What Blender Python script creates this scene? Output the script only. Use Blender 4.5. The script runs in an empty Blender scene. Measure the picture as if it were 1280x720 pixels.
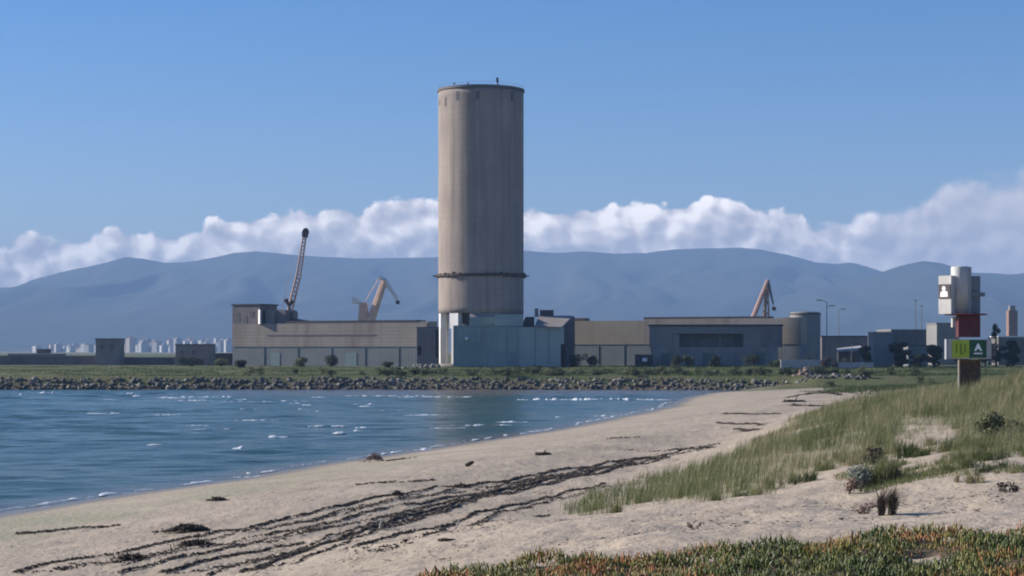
import bpy, bmesh, math, random
import numpy as np
from mathutils import Vector, Matrix
R = math.radians
rnd = random.Random(7)
rng = np.random.default_rng(11)
S = bpy.context.scene
C = S.collection

# ------------------------------------------------------------------ camera, sky, sun, exposure
F = 2388.0          # focal length in pixels of a 1280 px wide frame
YH = 438.0          # pixel row of the horizon
H = 6.7             # eye height above the sea
cam = bpy.data.cameras.new("camera")
cam.sensor_width = 36.0
cam.lens = 36.0 * F / 1280.0
cam.shift_y = (YH - 360.0) / 1280.0
cam.clip_start = 0.5
cam.clip_end = 40000
cam_o = bpy.data.objects.new("camera", cam)
C.objects.link(cam_o)
cam_o.location = (0, 0, H)
cam_o.rotation_euler = (R(90), 0, 0)
S.camera = cam_o

SUN_EL = R(25)
SUN_DIR = Vector((-0.966 * math.cos(SUN_EL), 0.259 * math.cos(SUN_EL), math.sin(SUN_EL)))
sun = bpy.data.lights.new("sun", 'SUN')
sun.energy = 5.0
sun.angle = R(0.5)
sun.color = (1.0, 0.93, 0.84)
sun_o = bpy.data.objects.new("sun", sun)
C.objects.link(sun_o)
sun_o.rotation_euler = (-SUN_DIR).to_track_quat('-Z', 'Y').to_euler()
sun_o.location = (-200, 50, 200)

S.view_settings.view_transform = 'Standard'
S.view_settings.look = 'None'
S.view_settings.gamma = 1
S.view_settings.exposure = 0.75
S.view_settings.use_curve_mapping = False
S.cycles.use_denoising = True
S.cycles.filter_width = 2.0
S.cycles.max_bounces = 5
S.cycles.volume_bounces = 0
S.cycles.diffuse_bounces = 1
S.cycles.transparent_max_bounces = 8
HAZE_DENSITY = 0.000125

world = bpy.data.worlds.new("World")
S.world = world
world.use_nodes = True


class NT:
    """small helper to wire nodes"""
    def __init__(s, tree):
        s.t = tree
        s.n = tree.nodes
        s.l = tree.links
    def new(s, typ, **kw):
        n = s.n.new(typ)
        for k, v in kw.items():
            setattr(n, k, v)
        return n
    def put(s, node, key, v):
        if isinstance(v, bpy.types.NodeSocket):
            s.l.new(v, node.inputs[key])
        elif v is not None:
            node.inputs[key].default_value = v
    def math(s, op, a, b=None, c=None, clamp=False):
        n = s.new('ShaderNodeMath', operation=op, use_clamp=clamp)
        s.put(n, 0, a)
        s.put(n, 1, b)
        s.put(n, 2, c)
        return n.outputs[0]
    def noise(s, vec, scale, detail=4, rough=0.55, lac=2.0, dist=0.0):
        n = s.new('ShaderNodeTexNoise')
        s.put(n, 'Vector', vec)
        s.put(n, 'Scale', scale)
        s.put(n, 'Detail', detail)
        s.put(n, 'Roughness', rough)
        s.put(n, 'Lacunarity', lac)
        s.put(n, 'Distortion', dist)
        return n.outputs[0]
    def mapr(s, v, a, b, c=0.0, d=1.0, smooth=False):
        n = s.new('ShaderNodeMapRange', interpolation_type='SMOOTHSTEP' if smooth else 'LINEAR')
        s.put(n, 0, v)
        for i, q in enumerate((a, b, c, d)):
            s.put(n, i + 1, q)
        return n.outputs[0]
    def mix(s, f, a, b, blend='MIX'):
        n = s.new('ShaderNodeMix', data_type='RGBA', blend_type=blend)
        s.put(n, 0, f)
        s.put(n, 6, tuple(a) + (1,) if isinstance(a, (tuple, list)) and len(a) == 3 else a)
        s.put(n, 7, tuple(b) + (1,) if isinstance(b, (tuple, list)) and len(b) == 3 else b)
        return n.outputs[2]
    def comb(s, x, y, z):
        n = s.new('ShaderNodeCombineXYZ')
        s.put(n, 0, x)
        s.put(n, 1, y)
        s.put(n, 2, z)
        return n.outputs[0]
    def attr(s, name):
        return s.new('ShaderNodeAttribute', attribute_name=name).outputs['Fac']
    def scalev(s, vec, sc):
        n = s.new('ShaderNodeMapping')
        s.put(n, 0, vec)
        n.inputs[3].default_value = sc
        return n.outputs[0]


def build_world():
    N = NT(world.node_tree)
    N.n.clear()
    out = N.new('ShaderNodeOutputWorld')
    sky = N.new('ShaderNodeTexSky', sky_type='NISHITA')
    sky.sun_disc = False
    sky.sun_elevation = SUN_EL
    sky.sun_rotation = math.atan2(SUN_DIR.x, SUN_DIR.y)
    sky.altitude = 0
    sky.air_density = 1.0
    sky.dust_density = 0.1
    sky.ozone_density = 4.0
    co = N.new('ShaderNodeTexCoord').outputs['Generated']
    sep = N.new('ShaderNodeSeparateXYZ')
    N.l.new(co, sep.inputs[0])
    x, y, z = sep.outputs
    az = N.math('ARCTAN2', x, y)
    rad = N.math('SQRT', N.math('ADD', N.math('MULTIPLY', x, x), N.math('MULTIPLY', y, y)))
    el = N.math('ARCTAN2', z, rad)
    # height of the cloud bank's crest over the azimuth (photo px -> angle)
    prof = [(-200, 318), (15, 307), (50, 298), (100, 295), (150, 285), (185, 292), (240, 290), (270, 277), (310, 275), (350, 268),
            (395, 266), (450, 256), (500, 246), (545, 247), (600, 252), (660, 251), (700, 262), (735, 251), (790, 251), (830, 259),
            (865, 248), (920, 247), (945, 261), (1000, 264), (1015, 278), (1055, 272), (1110, 272), (1155, 266), (1168, 246),
            (1215, 235), (1265, 232), (1480, 240)]
    fc = N.new('ShaderNodeFloatCurve')
    cv = fc.mapping.curves[0]
    A0, A1 = math.atan((-200 - 640) / F), math.atan((1480 - 640) / F)
    pts = []
    for px, py in prof:
        a = math.atan((px - 640) / F)
        e = math.atan((YH - py) / F)
        pts.append(((a - A0) / (A1 - A0), e / 0.12))
    while len(cv.points) < len(pts):
        cv.points.new(0.5, 0.5)
    for p, q in zip(cv.points, pts):
        p.location = q
        p.handle_type = 'AUTO'
    fc.mapping.update()
    # fold the azimuth back and forth so that the bank goes on all round the horizon
    t = N.math('PINGPONG', N.math('SUBTRACT', az, A0), A1 - A0)
    N.l.new(N.math('DIVIDE', t, A1 - A0), fc.inputs['Value'])
    top = N.math('MULTIPLY', fc.outputs[0], 0.12)
    P = N.comb(az, N.math('MULTIPLY', el, 1.1), 0.37)
    warp = N.noise(P, 26.0, 3, 0.5)
    P2 = N.comb(N.math('ADD', az, N.math('MULTIPLY', N.math('SUBTRACT', warp, 0.5), 0.02)), N.math('MULTIPLY', el, 1.1), 0.37)
    n1 = N.noise(P2, 42.0, 7, 0.58)
    P3 = N.comb(N.math('ADD', N.math('ADD', az, N.math('MULTIPLY', N.math('SUBTRACT', warp, 0.5), 0.02)), -0.0042),
                N.math('ADD', N.math('MULTIPLY', el, 1.1), 0.0056), 0.37)
    n2 = N.noise(P3, 42.0, 5, 0.58)
    def puffs(vec):
        v = N.new('ShaderNodeTexVoronoi', feature='F1')
        N.put(v, 'Vector', vec)
        N.put(v, 'Scale', 62.0)
        N.put(v, 'Detail', 1.0)
        N.put(v, 'Roughness', 0.5)
        return v.outputs['Distance']
    q1, q2 = puffs(P2), puffs(P3)
    h = N.math('ADD', N.math('SUBTRACT', top, el), N.math('MULTIPLY', N.math('SUBTRACT', n1, 0.5), 0.018))
    h = N.math('ADD', h, N.math('MULTIPLY', N.math('SUBTRACT', 0.74, q1), 0.0075))
    h = N.math('ADD', h, N.math('MULTIPLY', N.mapr(az, 0.13, 0.24, 0, 1, True), 0.005))
    rightness = N.mapr(az, 0.13, 0.24, 0, 1, True)
    soft = N.mapr(rightness, 0, 1, 0.0026, 0.011)
    alpha = N.math('DIVIDE', N.math('ADD', h, 0.0004), soft, clamp=True)
    alpha = N.mapr(alpha, 0, 1, 0, 1, True)
    thin = N.noise(P2, 19.0, 4, 0.5)
    alpha = N.math('MULTIPLY', alpha, N.mapr(thin, 0.3, 0.5, 0.94, 1.0))
    alpha = N.math('MULTIPLY', alpha, N.mapr(rightness, 0, 1, 1, 0.95))
    relief = N.math('ADD', N.math('MULTIPLY', N.math('SUBTRACT', n1, n2), 2.0), N.math('MULTIPLY', N.math('SUBTRACT', q2, q1), 1.1))  # cloud shading painted in: sides towards the sun brighter
    depth = N.mapr(h, 0.0, 0.020, 1.0, 0.0, True)  # crests painted bright, the body below greyer
    lum = N.math('ADD', N.math('ADD', N.math('MULTIPLY', depth, 0.42), 0.30), relief)
    lum = N.math('ADD', lum, N.math('MULTIPLY', N.math('SUBTRACT', thin, 0.5), 0.7))
    lum = N.math('ADD', N.math('MULTIPLY', lum, N.mapr(rightness, 0, 1, 1.0, 0.35)), N.math('MULTIPLY', rightness, 0.04), clamp=True)
    ramp = N.new('ShaderNodeValToRGB')
    N.l.new(lum, ramp.inputs[0])
    e = ramp.color_ramp.elements
    e[0].position = 0.0
    e[0].color = (0.34, 0.335, 0.38, 1)
    e[1].position = 1.0
    e[1].color = (0.90, 0.84, 0.81, 1)
    m = ramp.color_ramp.elements.new(0.45)
    m.color = (0.52, 0.49, 0.51, 1)
    bgs = N.new('ShaderNodeBackground')
    # slight saturation of the camera's blue
    hs = N.new('ShaderNodeHueSaturation')
    hs.inputs['Saturation'].default_value = 1.3
    N.l.new(sky.outputs[0], hs.inputs['Color'])
    N.l.new(N.mix(1.0, hs.outputs[0], (1.10, 0.95, 1.12), 'MULTIPLY'), bgs.inputs[0])
    bgs.inputs[1].default_value = 0.068
    bgc = N.new('ShaderNodeBackground')
    N.l.new(ramp.outputs[0], bgc.inputs[0])
    bgc.inputs[1].default_value = 1.15
    ms = N.new('ShaderNodeMixShader')
    N.l.new(alpha, ms.inputs[0])
    N.l.new(bgs.outputs[0], ms.inputs[1])
    N.l.new(bgc.outputs[0], ms.inputs[2])
    N.l.new(ms.outputs[0], out.inputs[0])
    world.cycles.sampling_method = 'MANUAL'
    world.cycles.sample_map_resolution = 1024


build_world()

# ------------------------------------------------------------------ helpers
BASE = {}


def tag(o, label=None, cat=None, group=None, kind=None):
    if label: o['label'] = label
    if cat: o['category'] = cat
    if group: o['group'] = group
    if kind: o['kind'] = kind
    return o


def thing(name, label, cat, loc=(0, 0, 0), group=None):
    o = bpy.data.objects.new(name, None)
    C.objects.link(o)
    o.location = loc
    o.empty_display_size = 0.3
    BASE[o.name] = Vector(loc)
    return tag(o, label, cat, group)


class MB:
    def __init__(s):
        s.v = []
        s.f = []
    def poly(s, verts, faces):
        b = len(s.v)
        s.v += [tuple(p) for p in verts]
        s.f += [tuple(i + b for i in f) for f in faces]
        return s
    def box(s, x0, x1, y0, y1, z0, z1, M=None):
        vs = [Vector(p) for p in ((x0, y0, z0), (x1, y0, z0), (x1, y1, z0), (x0, y1, z0), (x0, y0, z1), (x1, y0, z1), (x1, y1, z1), (x0, y1, z1))]
        if M is not None: vs = [M @ p for p in vs]
        return s.poly(vs, [(3, 2, 1, 0), (4, 5, 6, 7), (0, 1, 5, 4), (1, 2, 6, 5), (2, 3, 7, 6), (3, 0, 4, 7)])
    def tube(s, p0, p1, r0, r1=None, n=8):
        p0, p1 = Vector(p0), Vector(p1)
        r1 = r0 if r1 is None else r1
        q = (p1 - p0).to_track_quat('Z', 'Y')
        vs = []
        for p, r in ((p0, r0), (p1, r1)):
            for k in range(n):
                a = 2 * math.pi * k / n
                vs.append(p + q @ Vector((r * math.cos(a), r * math.sin(a), 0)))
        fs = [(k, (k + 1) % n, n + (k + 1) % n, n + k) for k in range(n)]
        fs += [tuple(range(n))[::-1], tuple(range(n, 2 * n))]
        return s.poly(vs, fs)
    def path(s, pts, r, n=6):
        for i in range(len(pts) - 1):
            ra = r[i] if isinstance(r, (list, tuple)) else r
            rb = r[i + 1] if isinstance(r, (list, tuple)) else r
            s.tube(pts[i], pts[i + 1], ra, rb, n)
        return s
    def lathe(s, c, prof, n=48, a0=0.0, a1=2 * math.pi, closed=True):
        """prof: list of (radius, z); c: (x, y)"""
        full = abs(a1 - a0 - 2 * math.pi) < 1e-6
        m = n if full else n + 1
        vs = []
        for r, z in prof:
            for k in range(m):
                a = a0 + (a1 - a0) * k / n
                vs.append((c[0] + r * math.sin(a), c[1] - r * math.cos(a), z))
        fs = []
        for i in range(len(prof) - 1):
            for k in range(n):
                k2 = (k + 1) % m
                fs.append((i * m + k, i * m + k2, (i + 1) * m + k2, (i + 1) * m + k))
        return s.poly(vs, fs)
    def prism(s, outline, y0, y1, M=None):
        """outline in (x, z), thickness along y"""
        n = len(outline)
        vs = [Vector((x, y0, z)) for x, z in outline] + [Vector((x, y1, z)) for x, z in outline]
        if M is not None: vs = [M @ p for p in vs]
        fs = [tuple(range(n)), tuple(range(2 * n - 1, n - 1, -1))] + [((k + 1) % n, k, n + k, n + (k + 1) % n) for k in range(n)]
        return s.poly(vs, fs)
    def build(s, name, mat, parent=None, smooth=False, label=None, bevel=0.0):
        base = Vector((0, 0, 0))
        if parent is not None: base = BASE[parent.name]
        me = bpy.data.meshes.new(name)
        me.from_pydata([tuple(Vector(p) - base) for p in s.v], [], s.f)
        bm = bmesh.new()
        bm.from_mesh(me)
        bmesh.ops.recalc_face_normals(bm, faces=bm.faces)
        bm.to_mesh(me)
        bm.free()
        me.materials.append(mat)
        if smooth:
            me.polygons.foreach_set('use_smooth', [True] * len(me.polygons))
        o = bpy.data.objects.new(name, me)
        C.objects.link(o)
        if parent is not None: o.parent = parent
        BASE[o.name] = base
        if label: o['label'] = label
        if bevel:
            b = o.modifiers.new("bevel", 'BEVEL')
            b.width = bevel
            b.segments = 2
            b.limit_method = 'ANGLE'
        return o


def big_mesh(name, verts, quads, tris, mat, attrs=None, smooth=False, base=None, parent=None):
    """numpy arrays -> one mesh object"""
    if parent is not None: base = BASE[parent.name]
    if base is not None:
        verts = verts - np.array(base, dtype=np.float64)
    me = bpy.data.meshes.new(name)
    nq = 0 if quads is None else len(quads)
    nt = 0 if tris is None else len(tris)
    loops = np.concatenate([a.ravel() for a in (quads, tris) if a is not None and len(a)]).astype(np.int32)
    me.vertices.add(len(verts))
    me.vertices.foreach_set('co', verts.astype(np.float32).ravel())
    me.loops.add(len(loops))
    me.loops.foreach_set('vertex_index', loops)
    me.polygons.add(nq + nt)
    starts = np.concatenate([np.arange(nq) * 4, nq * 4 + np.arange(nt) * 3]).astype(np.int32)
    me.polygons.foreach_set('loop_start', starts)
    me.update(calc_edges=True)
    me.validate()
    if smooth: me.polygons.foreach_set('use_smooth', np.ones(nq + nt, dtype=bool))
    for k, a in (attrs or {}).items():
        at = me.attributes.new(k, 'FLOAT', 'POINT')
        at.data.foreach_set('value', a.astype(np.float32))
    me.materials.append(mat)
    o = bpy.data.objects.new(name, me)
    C.objects.link(o)
    if parent is not None: o.parent = parent
    BASE[o.name] = Vector(base) if base is not None else Vector((0, 0, 0))
    return o


XOV = None     # (x, y, yaw): while set, X() gives places along a wall turned by yaw about (x, y)


def X(px, d):
    t = (px - 640.0) / F
    if XOV is not None:
        return XOV[0] + (t * XOV[1] - XOV[0]) / (math.cos(XOV[2]) + t * math.sin(XOV[2]))
    return t * d


def Z(py, d): return H - (py - YH) / F * d
def W(px, py, d): return Vector((X(px, d), d, Z(py, d)))


def sstep(a, b, x):
    t = np.clip((x - a) / (b - a), 0, 1)
    return t * t * (3 - 2 * t)


def vnoise(x, y, seed=0):
    """smooth value noise, vectorised, about -1..1"""
    x = np.asarray(x, dtype=np.float64)
    y = np.asarray(y, dtype=np.float64)
    xi, yi = np.floor(x), np.floor(y)
    fx, fy = x - xi, y - yi
    fx, fy = fx * fx * (3 - 2 * fx), fy * fy * (3 - 2 * fy)
    def hsh(a, b):
        q = np.sin(a * 127.1 + b * 311.7 + seed * 74.7) * 43758.5453
        return (q - np.floor(q)) * 2 - 1
    return (hsh(xi, yi) * (1 - fx) + hsh(xi + 1, yi) * fx) * (1 - fy) + (hsh(xi, yi + 1) * (1 - fx) + hsh(xi + 1, yi + 1) * fx) * fy


def fbm(x, y, seed=0, octv=4, gain=0.5):
    s, a = 0, 1.0
    for i in range(octv):
        s = s + a * vnoise(x * 2 ** i, y * 2 ** i, seed + i * 13)
        a *= gain
    return s


def inside(poly, x, y):
    p = np.array(poly, dtype=np.float64)
    res = np.zeros(np.shape(x), dtype=bool)
    j = len(p) - 1
    for i in range(len(p)):
        xi, yi, xj, yj = p[i, 0], p[i, 1], p[j, 0], p[j, 1]
        c = ((yi > y) != (yj > y)) & (x < (xj - xi) * (y - yi) / (yj - yi + 1e-12) + xi)
        res ^= c
        j = i
    return res


def poly_dist(poly, x, y, closed=True):
    p = np.array(poly, dtype=np.float64)
    best = np.full(np.shape(x), 1e18)
    n = len(p)
    for i in range(n if closed else n - 1):
        a, b = p[i], p[(i + 1) % n]
        d = b - a
        t = np.clip(((x - a[0]) * d[0] + (y - a[1]) * d[1]) / (d @ d), 0, 1)
        best = np.minimum(best, (x - a[0] - t * d[0]) ** 2 + (y - a[1] - t * d[1]) ** 2)
    return np.sqrt(best)


# ------------------------------------------------------------------ materials
def mat(name, col, rough=0.8, col2=None, scale=(1, 1, 1), nscale=2.0, lo=0.35, hi=0.65, bump=0.0, bscale=None, metal=0.0, detail=5, coords='Object', spec=0.3,
        streak=None, transl=0.0, tint=None):
    m = bpy.data.materials.new(name)
    m.use_nodes = True
    N = NT(m.node_tree)
    b = N.n['Principled BSDF']
    b.inputs['Roughness'].default_value = rough
    b.inputs['Metallic'].default_value = metal
    b.inputs['Specular IOR Level'].default_value = spec
    vec = N.new('ShaderNodeTexCoord').outputs[coords]
    c = None
    if col2 is not None:
        f = N.mapr(N.noise(N.scalev(vec, scale), nscale, detail, 0.6), lo, hi)
        c = N.mix(f, col, col2)
    if streak is not None:   # (colour, amount, vertical stretch scale)
        f = N.mapr(N.noise(N.scalev(vec, streak[2]), 1.0, 5, 0.65), 0.45, 0.75)
        c = N.mix(N.math('MULTIPLY', f, streak[1]), c if c is not None else tuple(col) + (1,), streak[0])
    if tint is not None:     # attribute 'tint' picks among colours
        r = N.new('ShaderNodeValToRGB')
        N.l.new(N.attr('tint'), r.inputs[0])
        el = r.color_ramp.elements
        for k, (p, q) in enumerate(tint):
            e = el[k] if k < 2 else el.new(p)
            e.position = p
            e.color = tuple(q) + (1,)
        c = r.outputs[0]
    if c is not None: N.l.new(c, b.inputs['Base Color'])
    else: b.inputs['Base Color'].default_value = tuple(col) + (1,)
    if bump:
        bn = N.new('ShaderNodeBump')
        bn.inputs['Strength'].default_value = bump
        bn.inputs['Distance'].default_value = 0.1
        N.l.new(N.noise(N.scalev(vec, bscale or scale), nscale * 1.7, 5, 0.6), bn.inputs['Height'])
        N.l.new(bn.outputs[0], b.inputs['Normal'])
    if transl:
        tr = N.new('ShaderNodeBsdfTranslucent')
        if c is not None: N.l.new(c, tr.inputs[0])
        else: tr.inputs[0].default_value = tuple(col) + (1,)
        ms = N.new('ShaderNodeMixShader')
        ms.inputs[0].default_value = transl
        N.l.new(b.outputs[0], ms.inputs[1])
        N.l.new(tr.outputs[0], ms.inputs[2])
        N.l.new(ms.outputs[0], N.n['Material Output'].inputs[0])
    return m


def cladding(name, col, col2, pitch, axis='X', depth=0.13, streak=None):
    """profiled sheet cladding: fine ribs in the bump, patchy weathering in the colour"""
    m = mat(name, col, 0.65, col2, (0.12, 0.12, 0.3), 1.0, 0.3, 0.7, streak=streak)
    N = NT(m.node_tree)
    b = N.n['Principled BSDF']
    w = N.new('ShaderNodeTexWave', wave_type='BANDS', bands_direction=axis)
    w.inputs['Scale'].default_value = 0.314 / pitch
    N.l.new(N.new('ShaderNodeTexCoord').outputs['Object'], w.inputs['Vector'])
    bn = N.new('ShaderNodeBump')
    bn.inputs['Strength'].default_value = depth
    bn.inputs['Distance'].default_value = 0.08
    N.l.new(w.outputs['Fac'], bn.inputs['Height'])
    N.l.new(bn.outputs[0], b.inputs['Normal'])
    return m


def concrete_mat():
    m = bpy.data.materials.new("silo_concrete")
    m.use_nodes = True
    N = NT(m.node_tree)
    b = N.n['Principled BSDF']
    b.inputs['Roughness'].default_value = 0.9
    b.inputs['Specular IOR Level'].default_value = 0.15
    vec = N.new('ShaderNodeTexCoord').outputs['Object']
    sep = N.new('ShaderNodeSeparateXYZ')
    N.l.new(vec, sep.inputs[0])
    blot = N.noise(N.scalev(vec, (0.1, 0.1, 0.05)), 2.0, 5, 0.6)
    c = N.mix(N.mapr(blot, 0.3, 0.7), (0.345, 0.288, 0.25), (0.255, 0.214, 0.187))
    stre = N.noise(N.scalev(vec, (0.9, 0.9, 0.016)), 1.0, 6, 0.65)
    c = N.mix(N.math('MULTIPLY', N.mapr(stre, 0.46, 0.7), 0.55), c, (0.13, 0.105, 0.09))
    stre2 = N.noise(N.scalev(vec, (0.5, 0.5, 0.03)), 1.3, 4, 0.6)
    c = N.mix(N.math('MULTIPLY', N.mapr(stre2, 0.52, 0.75), 0.4), c, (0.42, 0.37, 0.32))
    # pour lines of the slip form: faint darker joints every 1.5 m
    zz = N.math('FRACT', N.math('DIVIDE', sep.outputs[2], 1.5))
    line = N.math('LESS_THAN', zz, 0.09)
    jit = N.noise(N.scalev(vec, (0.2, 0.2, 3.0)), 1.0, 2, 0.5)
    c = N.mix(N.math('MULTIPLY', line, N.mapr(jit, 0.4, 0.7, 0.0, 0.35)), c, (0.12, 0.10, 0.09))
    # darker, streaky run below the roof edge
    topz = N.mapr(N.math('ADD', sep.outputs[2], N.math('MULTIPLY', stre, 10.0)), 64, 72)
    c = N.mix(N.math('MULTIPLY', topz, 0.35), c, (0.14, 0.12, 0.11))
    N.l.new(c, b.inputs['Base Color'])
    bn = N.new('ShaderNodeBump')
    bn.inputs['Strength'].default_value = 0.3
    bn.inputs['Distance'].default_value = 0.15
    N.l.new(N.noise(N.scalev(vec, (1, 1, 0.2)), 1.2, 6, 0.6), bn.inputs['Height'])
    N.l.new(bn.outputs[0], b.inputs['Normal'])
    return m


M = {}
M['concrete'] = concrete_mat()
M['grey_concrete'] = mat("grey_concrete", (0.27, 0.25, 0.24), 0.9, (0.19, 0.175, 0.17), (0.3, 0.3, 0.15), 1.2, bump=0.2)
M['dark_concrete'] = mat("dark_concrete", (0.17, 0.16, 0.155), 0.9, (0.11, 0.105, 0.10), (0.3, 0.3, 0.1), 1.3)
M['pale_concrete'] = mat("pale_concrete", (0.42, 0.41, 0.40), 0.9, (0.33, 0.32, 0.31), (1, 1, 1), 1.0)
M['white_paint'] = mat("white_paint", (0.82, 0.81, 0.79), 0.6, (0.68, 0.66, 0.63), (0.5, 0.5, 0.1), 1.2)
M['teal'] = cladding("teal_cladding", (0.27, 0.335, 0.325), (0.21, 0.275, 0.275), 0.6, streak=((0.13, 0.16, 0.16), 0.6, (0.5, 0.5, 0.05)))
M['teal_pale'] = cladding("pale_teal_cladding", (0.33, 0.385, 0.37), (0.27, 0.33, 0.32), 0.6)
M['teal_dark'] = cladding("dark_teal_cladding", (0.20, 0.265, 0.27), (0.165, 0.22, 0.225), 0.6)
M['blue_grey'] = cladding("blue_grey_cladding", (0.195, 0.21, 0.215), (0.15, 0.165, 0.17), 0.8, streak=((0.09, 0.11, 0.12), 0.45, (0.25, 0.25, 0.04)))
M['tan'] = cladding("tan_cladding", (0.32, 0.275, 0.235), (0.26, 0.225, 0.195), 0.8, 'Z', streak=((0.15, 0.10, 0.075), 0.65, (0.35, 0.35, 0.06)))
M['tan_ochre'] = cladding("ochre_tan_cladding", (0.31, 0.265, 0.20), (0.26, 0.22, 0.17), 0.8, streak=((0.18, 0.14, 0.11), 0.4, (0.3, 0.3, 0.05)))
M['fascia'] = mat("dark_fascia", (0.055, 0.05, 0.055), 0.7)
M['roof_sheet'] = cladding("roof_sheet", (0.30, 0.25, 0.2), (0.22, 0.19, 0.16), 0.8)
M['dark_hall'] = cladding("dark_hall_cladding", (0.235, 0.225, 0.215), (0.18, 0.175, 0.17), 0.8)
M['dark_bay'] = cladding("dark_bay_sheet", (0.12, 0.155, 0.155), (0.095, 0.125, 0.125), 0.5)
M['purple_grey'] = mat("purple_grey_render", (0.22, 0.19, 0.19), 0.9, (0.15, 0.13, 0.135), (0.2, 0.2, 0.1), 1.5)
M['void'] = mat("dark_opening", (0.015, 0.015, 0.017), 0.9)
M['steel_dark'] = mat("dark_steel", (0.05, 0.05, 0.06), 0.6, (0.09, 0.06, 0.05), (1, 1, 1), 1.0)
M['steel_grey'] = mat("grey_steel", (0.16, 0.155, 0.16), 0.6)
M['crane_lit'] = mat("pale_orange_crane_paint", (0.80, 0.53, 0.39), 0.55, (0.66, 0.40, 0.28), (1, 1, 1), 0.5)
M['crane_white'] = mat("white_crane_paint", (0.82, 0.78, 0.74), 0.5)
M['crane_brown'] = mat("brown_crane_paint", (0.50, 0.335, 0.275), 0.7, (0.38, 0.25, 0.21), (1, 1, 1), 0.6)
M['crane_rust'] = mat("rust_brown_crane_paint", (0.26, 0.16, 0.12), 0.7, (0.17, 0.11, 0.09), (1, 1, 1), 0.6)
M['rust'] = mat("rusted_steel", (0.14, 0.085, 0.05), 0.85, (0.075, 0.05, 0.036), (1.2, 1.2, 0.6), 2.2, bump=0.2)
M['maroon'] = mat("maroon_paint", (0.115, 0.028, 0.035), 0.6, (0.085, 0.022, 0.028), (1, 1, 1), 3.0)
M['sign_white'] = mat("sign_white", (0.52, 0.51, 0.49), 0.55, (0.36, 0.35, 0.33), (1, 1, 0.3), 2.0)
M['sign_grey'] = mat("sign_grey", (0.33, 0.34, 0.36), 0.5, (0.27, 0.28, 0.30), (1, 1, 0.3), 2.0)
M['sign_slate'] = mat("sign_slate", (0.16, 0.18, 0.21), 0.55)
M['lime'] = mat("lime_panel", (0.40, 0.50, 0.045), 0.5, (0.34, 0.44, 0.04), (1, 1, 1), 2.0)
M['green'] = mat("dark_green_panel", (0.025, 0.10, 0.055), 0.5, (0.02, 0.08, 0.045), (1, 1, 1), 2.0)
M['olive_mark'] = mat("olive_mark", (0.13, 0.20, 0.02), 0.6)
M['white_mark'] = mat("white_mark", (0.85, 0.87, 0.87), 0.5)
M['wood'] = mat("weathered_driftwood", (0.10, 0.08, 0.06), 0.9, (0.05, 0.04, 0.032), (3, 3, 3), 3.0, bump=0.4)
M['pale_wood'] = mat("bleached_driftwood", (0.42, 0.38, 0.32), 0.9, (0.3, 0.27, 0.22), (3, 3, 3), 3.0)
M['bark'] = mat("bark", (0.07, 0.055, 0.042), 0.9, (0.04, 0.032, 0.026), (4, 4, 1), 2.0)
M['rock'] = mat("grey_rock", (0.16, 0.147, 0.125), 0.9, (0.09, 0.083, 0.072), (1, 1, 1), 1.6, bump=0.5, coords='Object')
M['rock_pale'] = mat("pale_rock", (0.30, 0.275, 0.24), 0.9, (0.18, 0.165, 0.14), (1, 1, 1), 1.6, bump=0.5)
M['rock_wet'] = mat("wet_dark_rock", (0.08, 0.074, 0.064), 0.6, (0.05, 0.047, 0.041), (1, 1, 1), 1.6, bump=0.5)
M['rock_pink'] = mat("pinkish_rubble", (0.34, 0.25, 0.20), 0.9, (0.26, 0.19, 0.15), (1, 1, 1), 1.6, bump=0.5)
M['city'] = [mat("city_render", c, 0.8, tuple(q * 0.85 for q in c), (0.05, 0.05, 0.05), 1.0) for c in
             ((0.56, 0.54, 0.51), (0.45, 0.43, 0.42), (0.5, 0.42, 0.35), (0.34, 0.33, 0.34), (0.6, 0.585, 0.555))]
M['city_window'] = mat("city_window", (0.08, 0.09, 0.11), 0.3)
M['city_roof'] = mat("city_roof", (0.34, 0.22, 0.17), 0.8, (0.26, 0.18, 0.15), (0.1, 0.1, 0.1), 1.0)
M['marram'] = mat("marram_blade", (0.1, 0.12, 0.05), 0.6, transl=0.4, spec=0.25,
                  tint=[(0.0, (0.085, 0.11, 0.038)), (1.0, (0.44, 0.36, 0.23)), (0.35, (0.155, 0.175, 0.068)), (0.7, (0.26, 0.245, 0.125))])
M['scrub'] = mat("scrub_blade", (0.06, 0.07, 0.03), 0.7, transl=0.2,
                 tint=[(0.0, (0.035, 0.055, 0.016)), (1.0, (0.19, 0.17, 0.09)), (0.45, (0.07, 0.10, 0.025)), (0.75, (0.12, 0.14, 0.045))])
M['iceplant'] = mat("ice_plant_leaf", (0.08, 0.1, 0.03), 0.42, spec=0.4, transl=0.15,
                    tint=[(0.0, (0.055, 0.080, 0.020)), (1.0, (0.42, 0.135, 0.06)), (0.35, (0.125, 0.150, 0.030)), (0.58, (0.23, 0.19, 0.045)), (0.78, (0.35, 0.15, 0.055))])
M['wrack'] = mat("dry_sea_grass_wrack", (0.05, 0.04, 0.03), 0.9, tint=[(0.0, (0.045, 0.037, 0.030)), (1.0, (0.22, 0.175, 0.13)), (0.6, (0.11, 0.088, 0.068))])
M['leaf_dark'] = mat("dark_leaf", (0.03, 0.04, 0.018), 0.7, transl=0.2, tint=[(0.0, (0.016, 0.022, 0.011)), (1.0, (0.065, 0.075, 0.032))])
M['leaf_olive'] = mat("olive_leaf", (0.06, 0.07, 0.03), 0.7, transl=0.2, tint=[(0.0, (0.05, 0.062, 0.024)), (1.0, (0.20, 0.20, 0.095))])
M['leaf_grey'] = mat("grey_green_leaf", (0.12, 0.16, 0.13), 0.6, transl=0.2, tint=[(0.0, (0.06, 0.085, 0.07)), (1.0, (0.27, 0.31, 0.28))])
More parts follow.
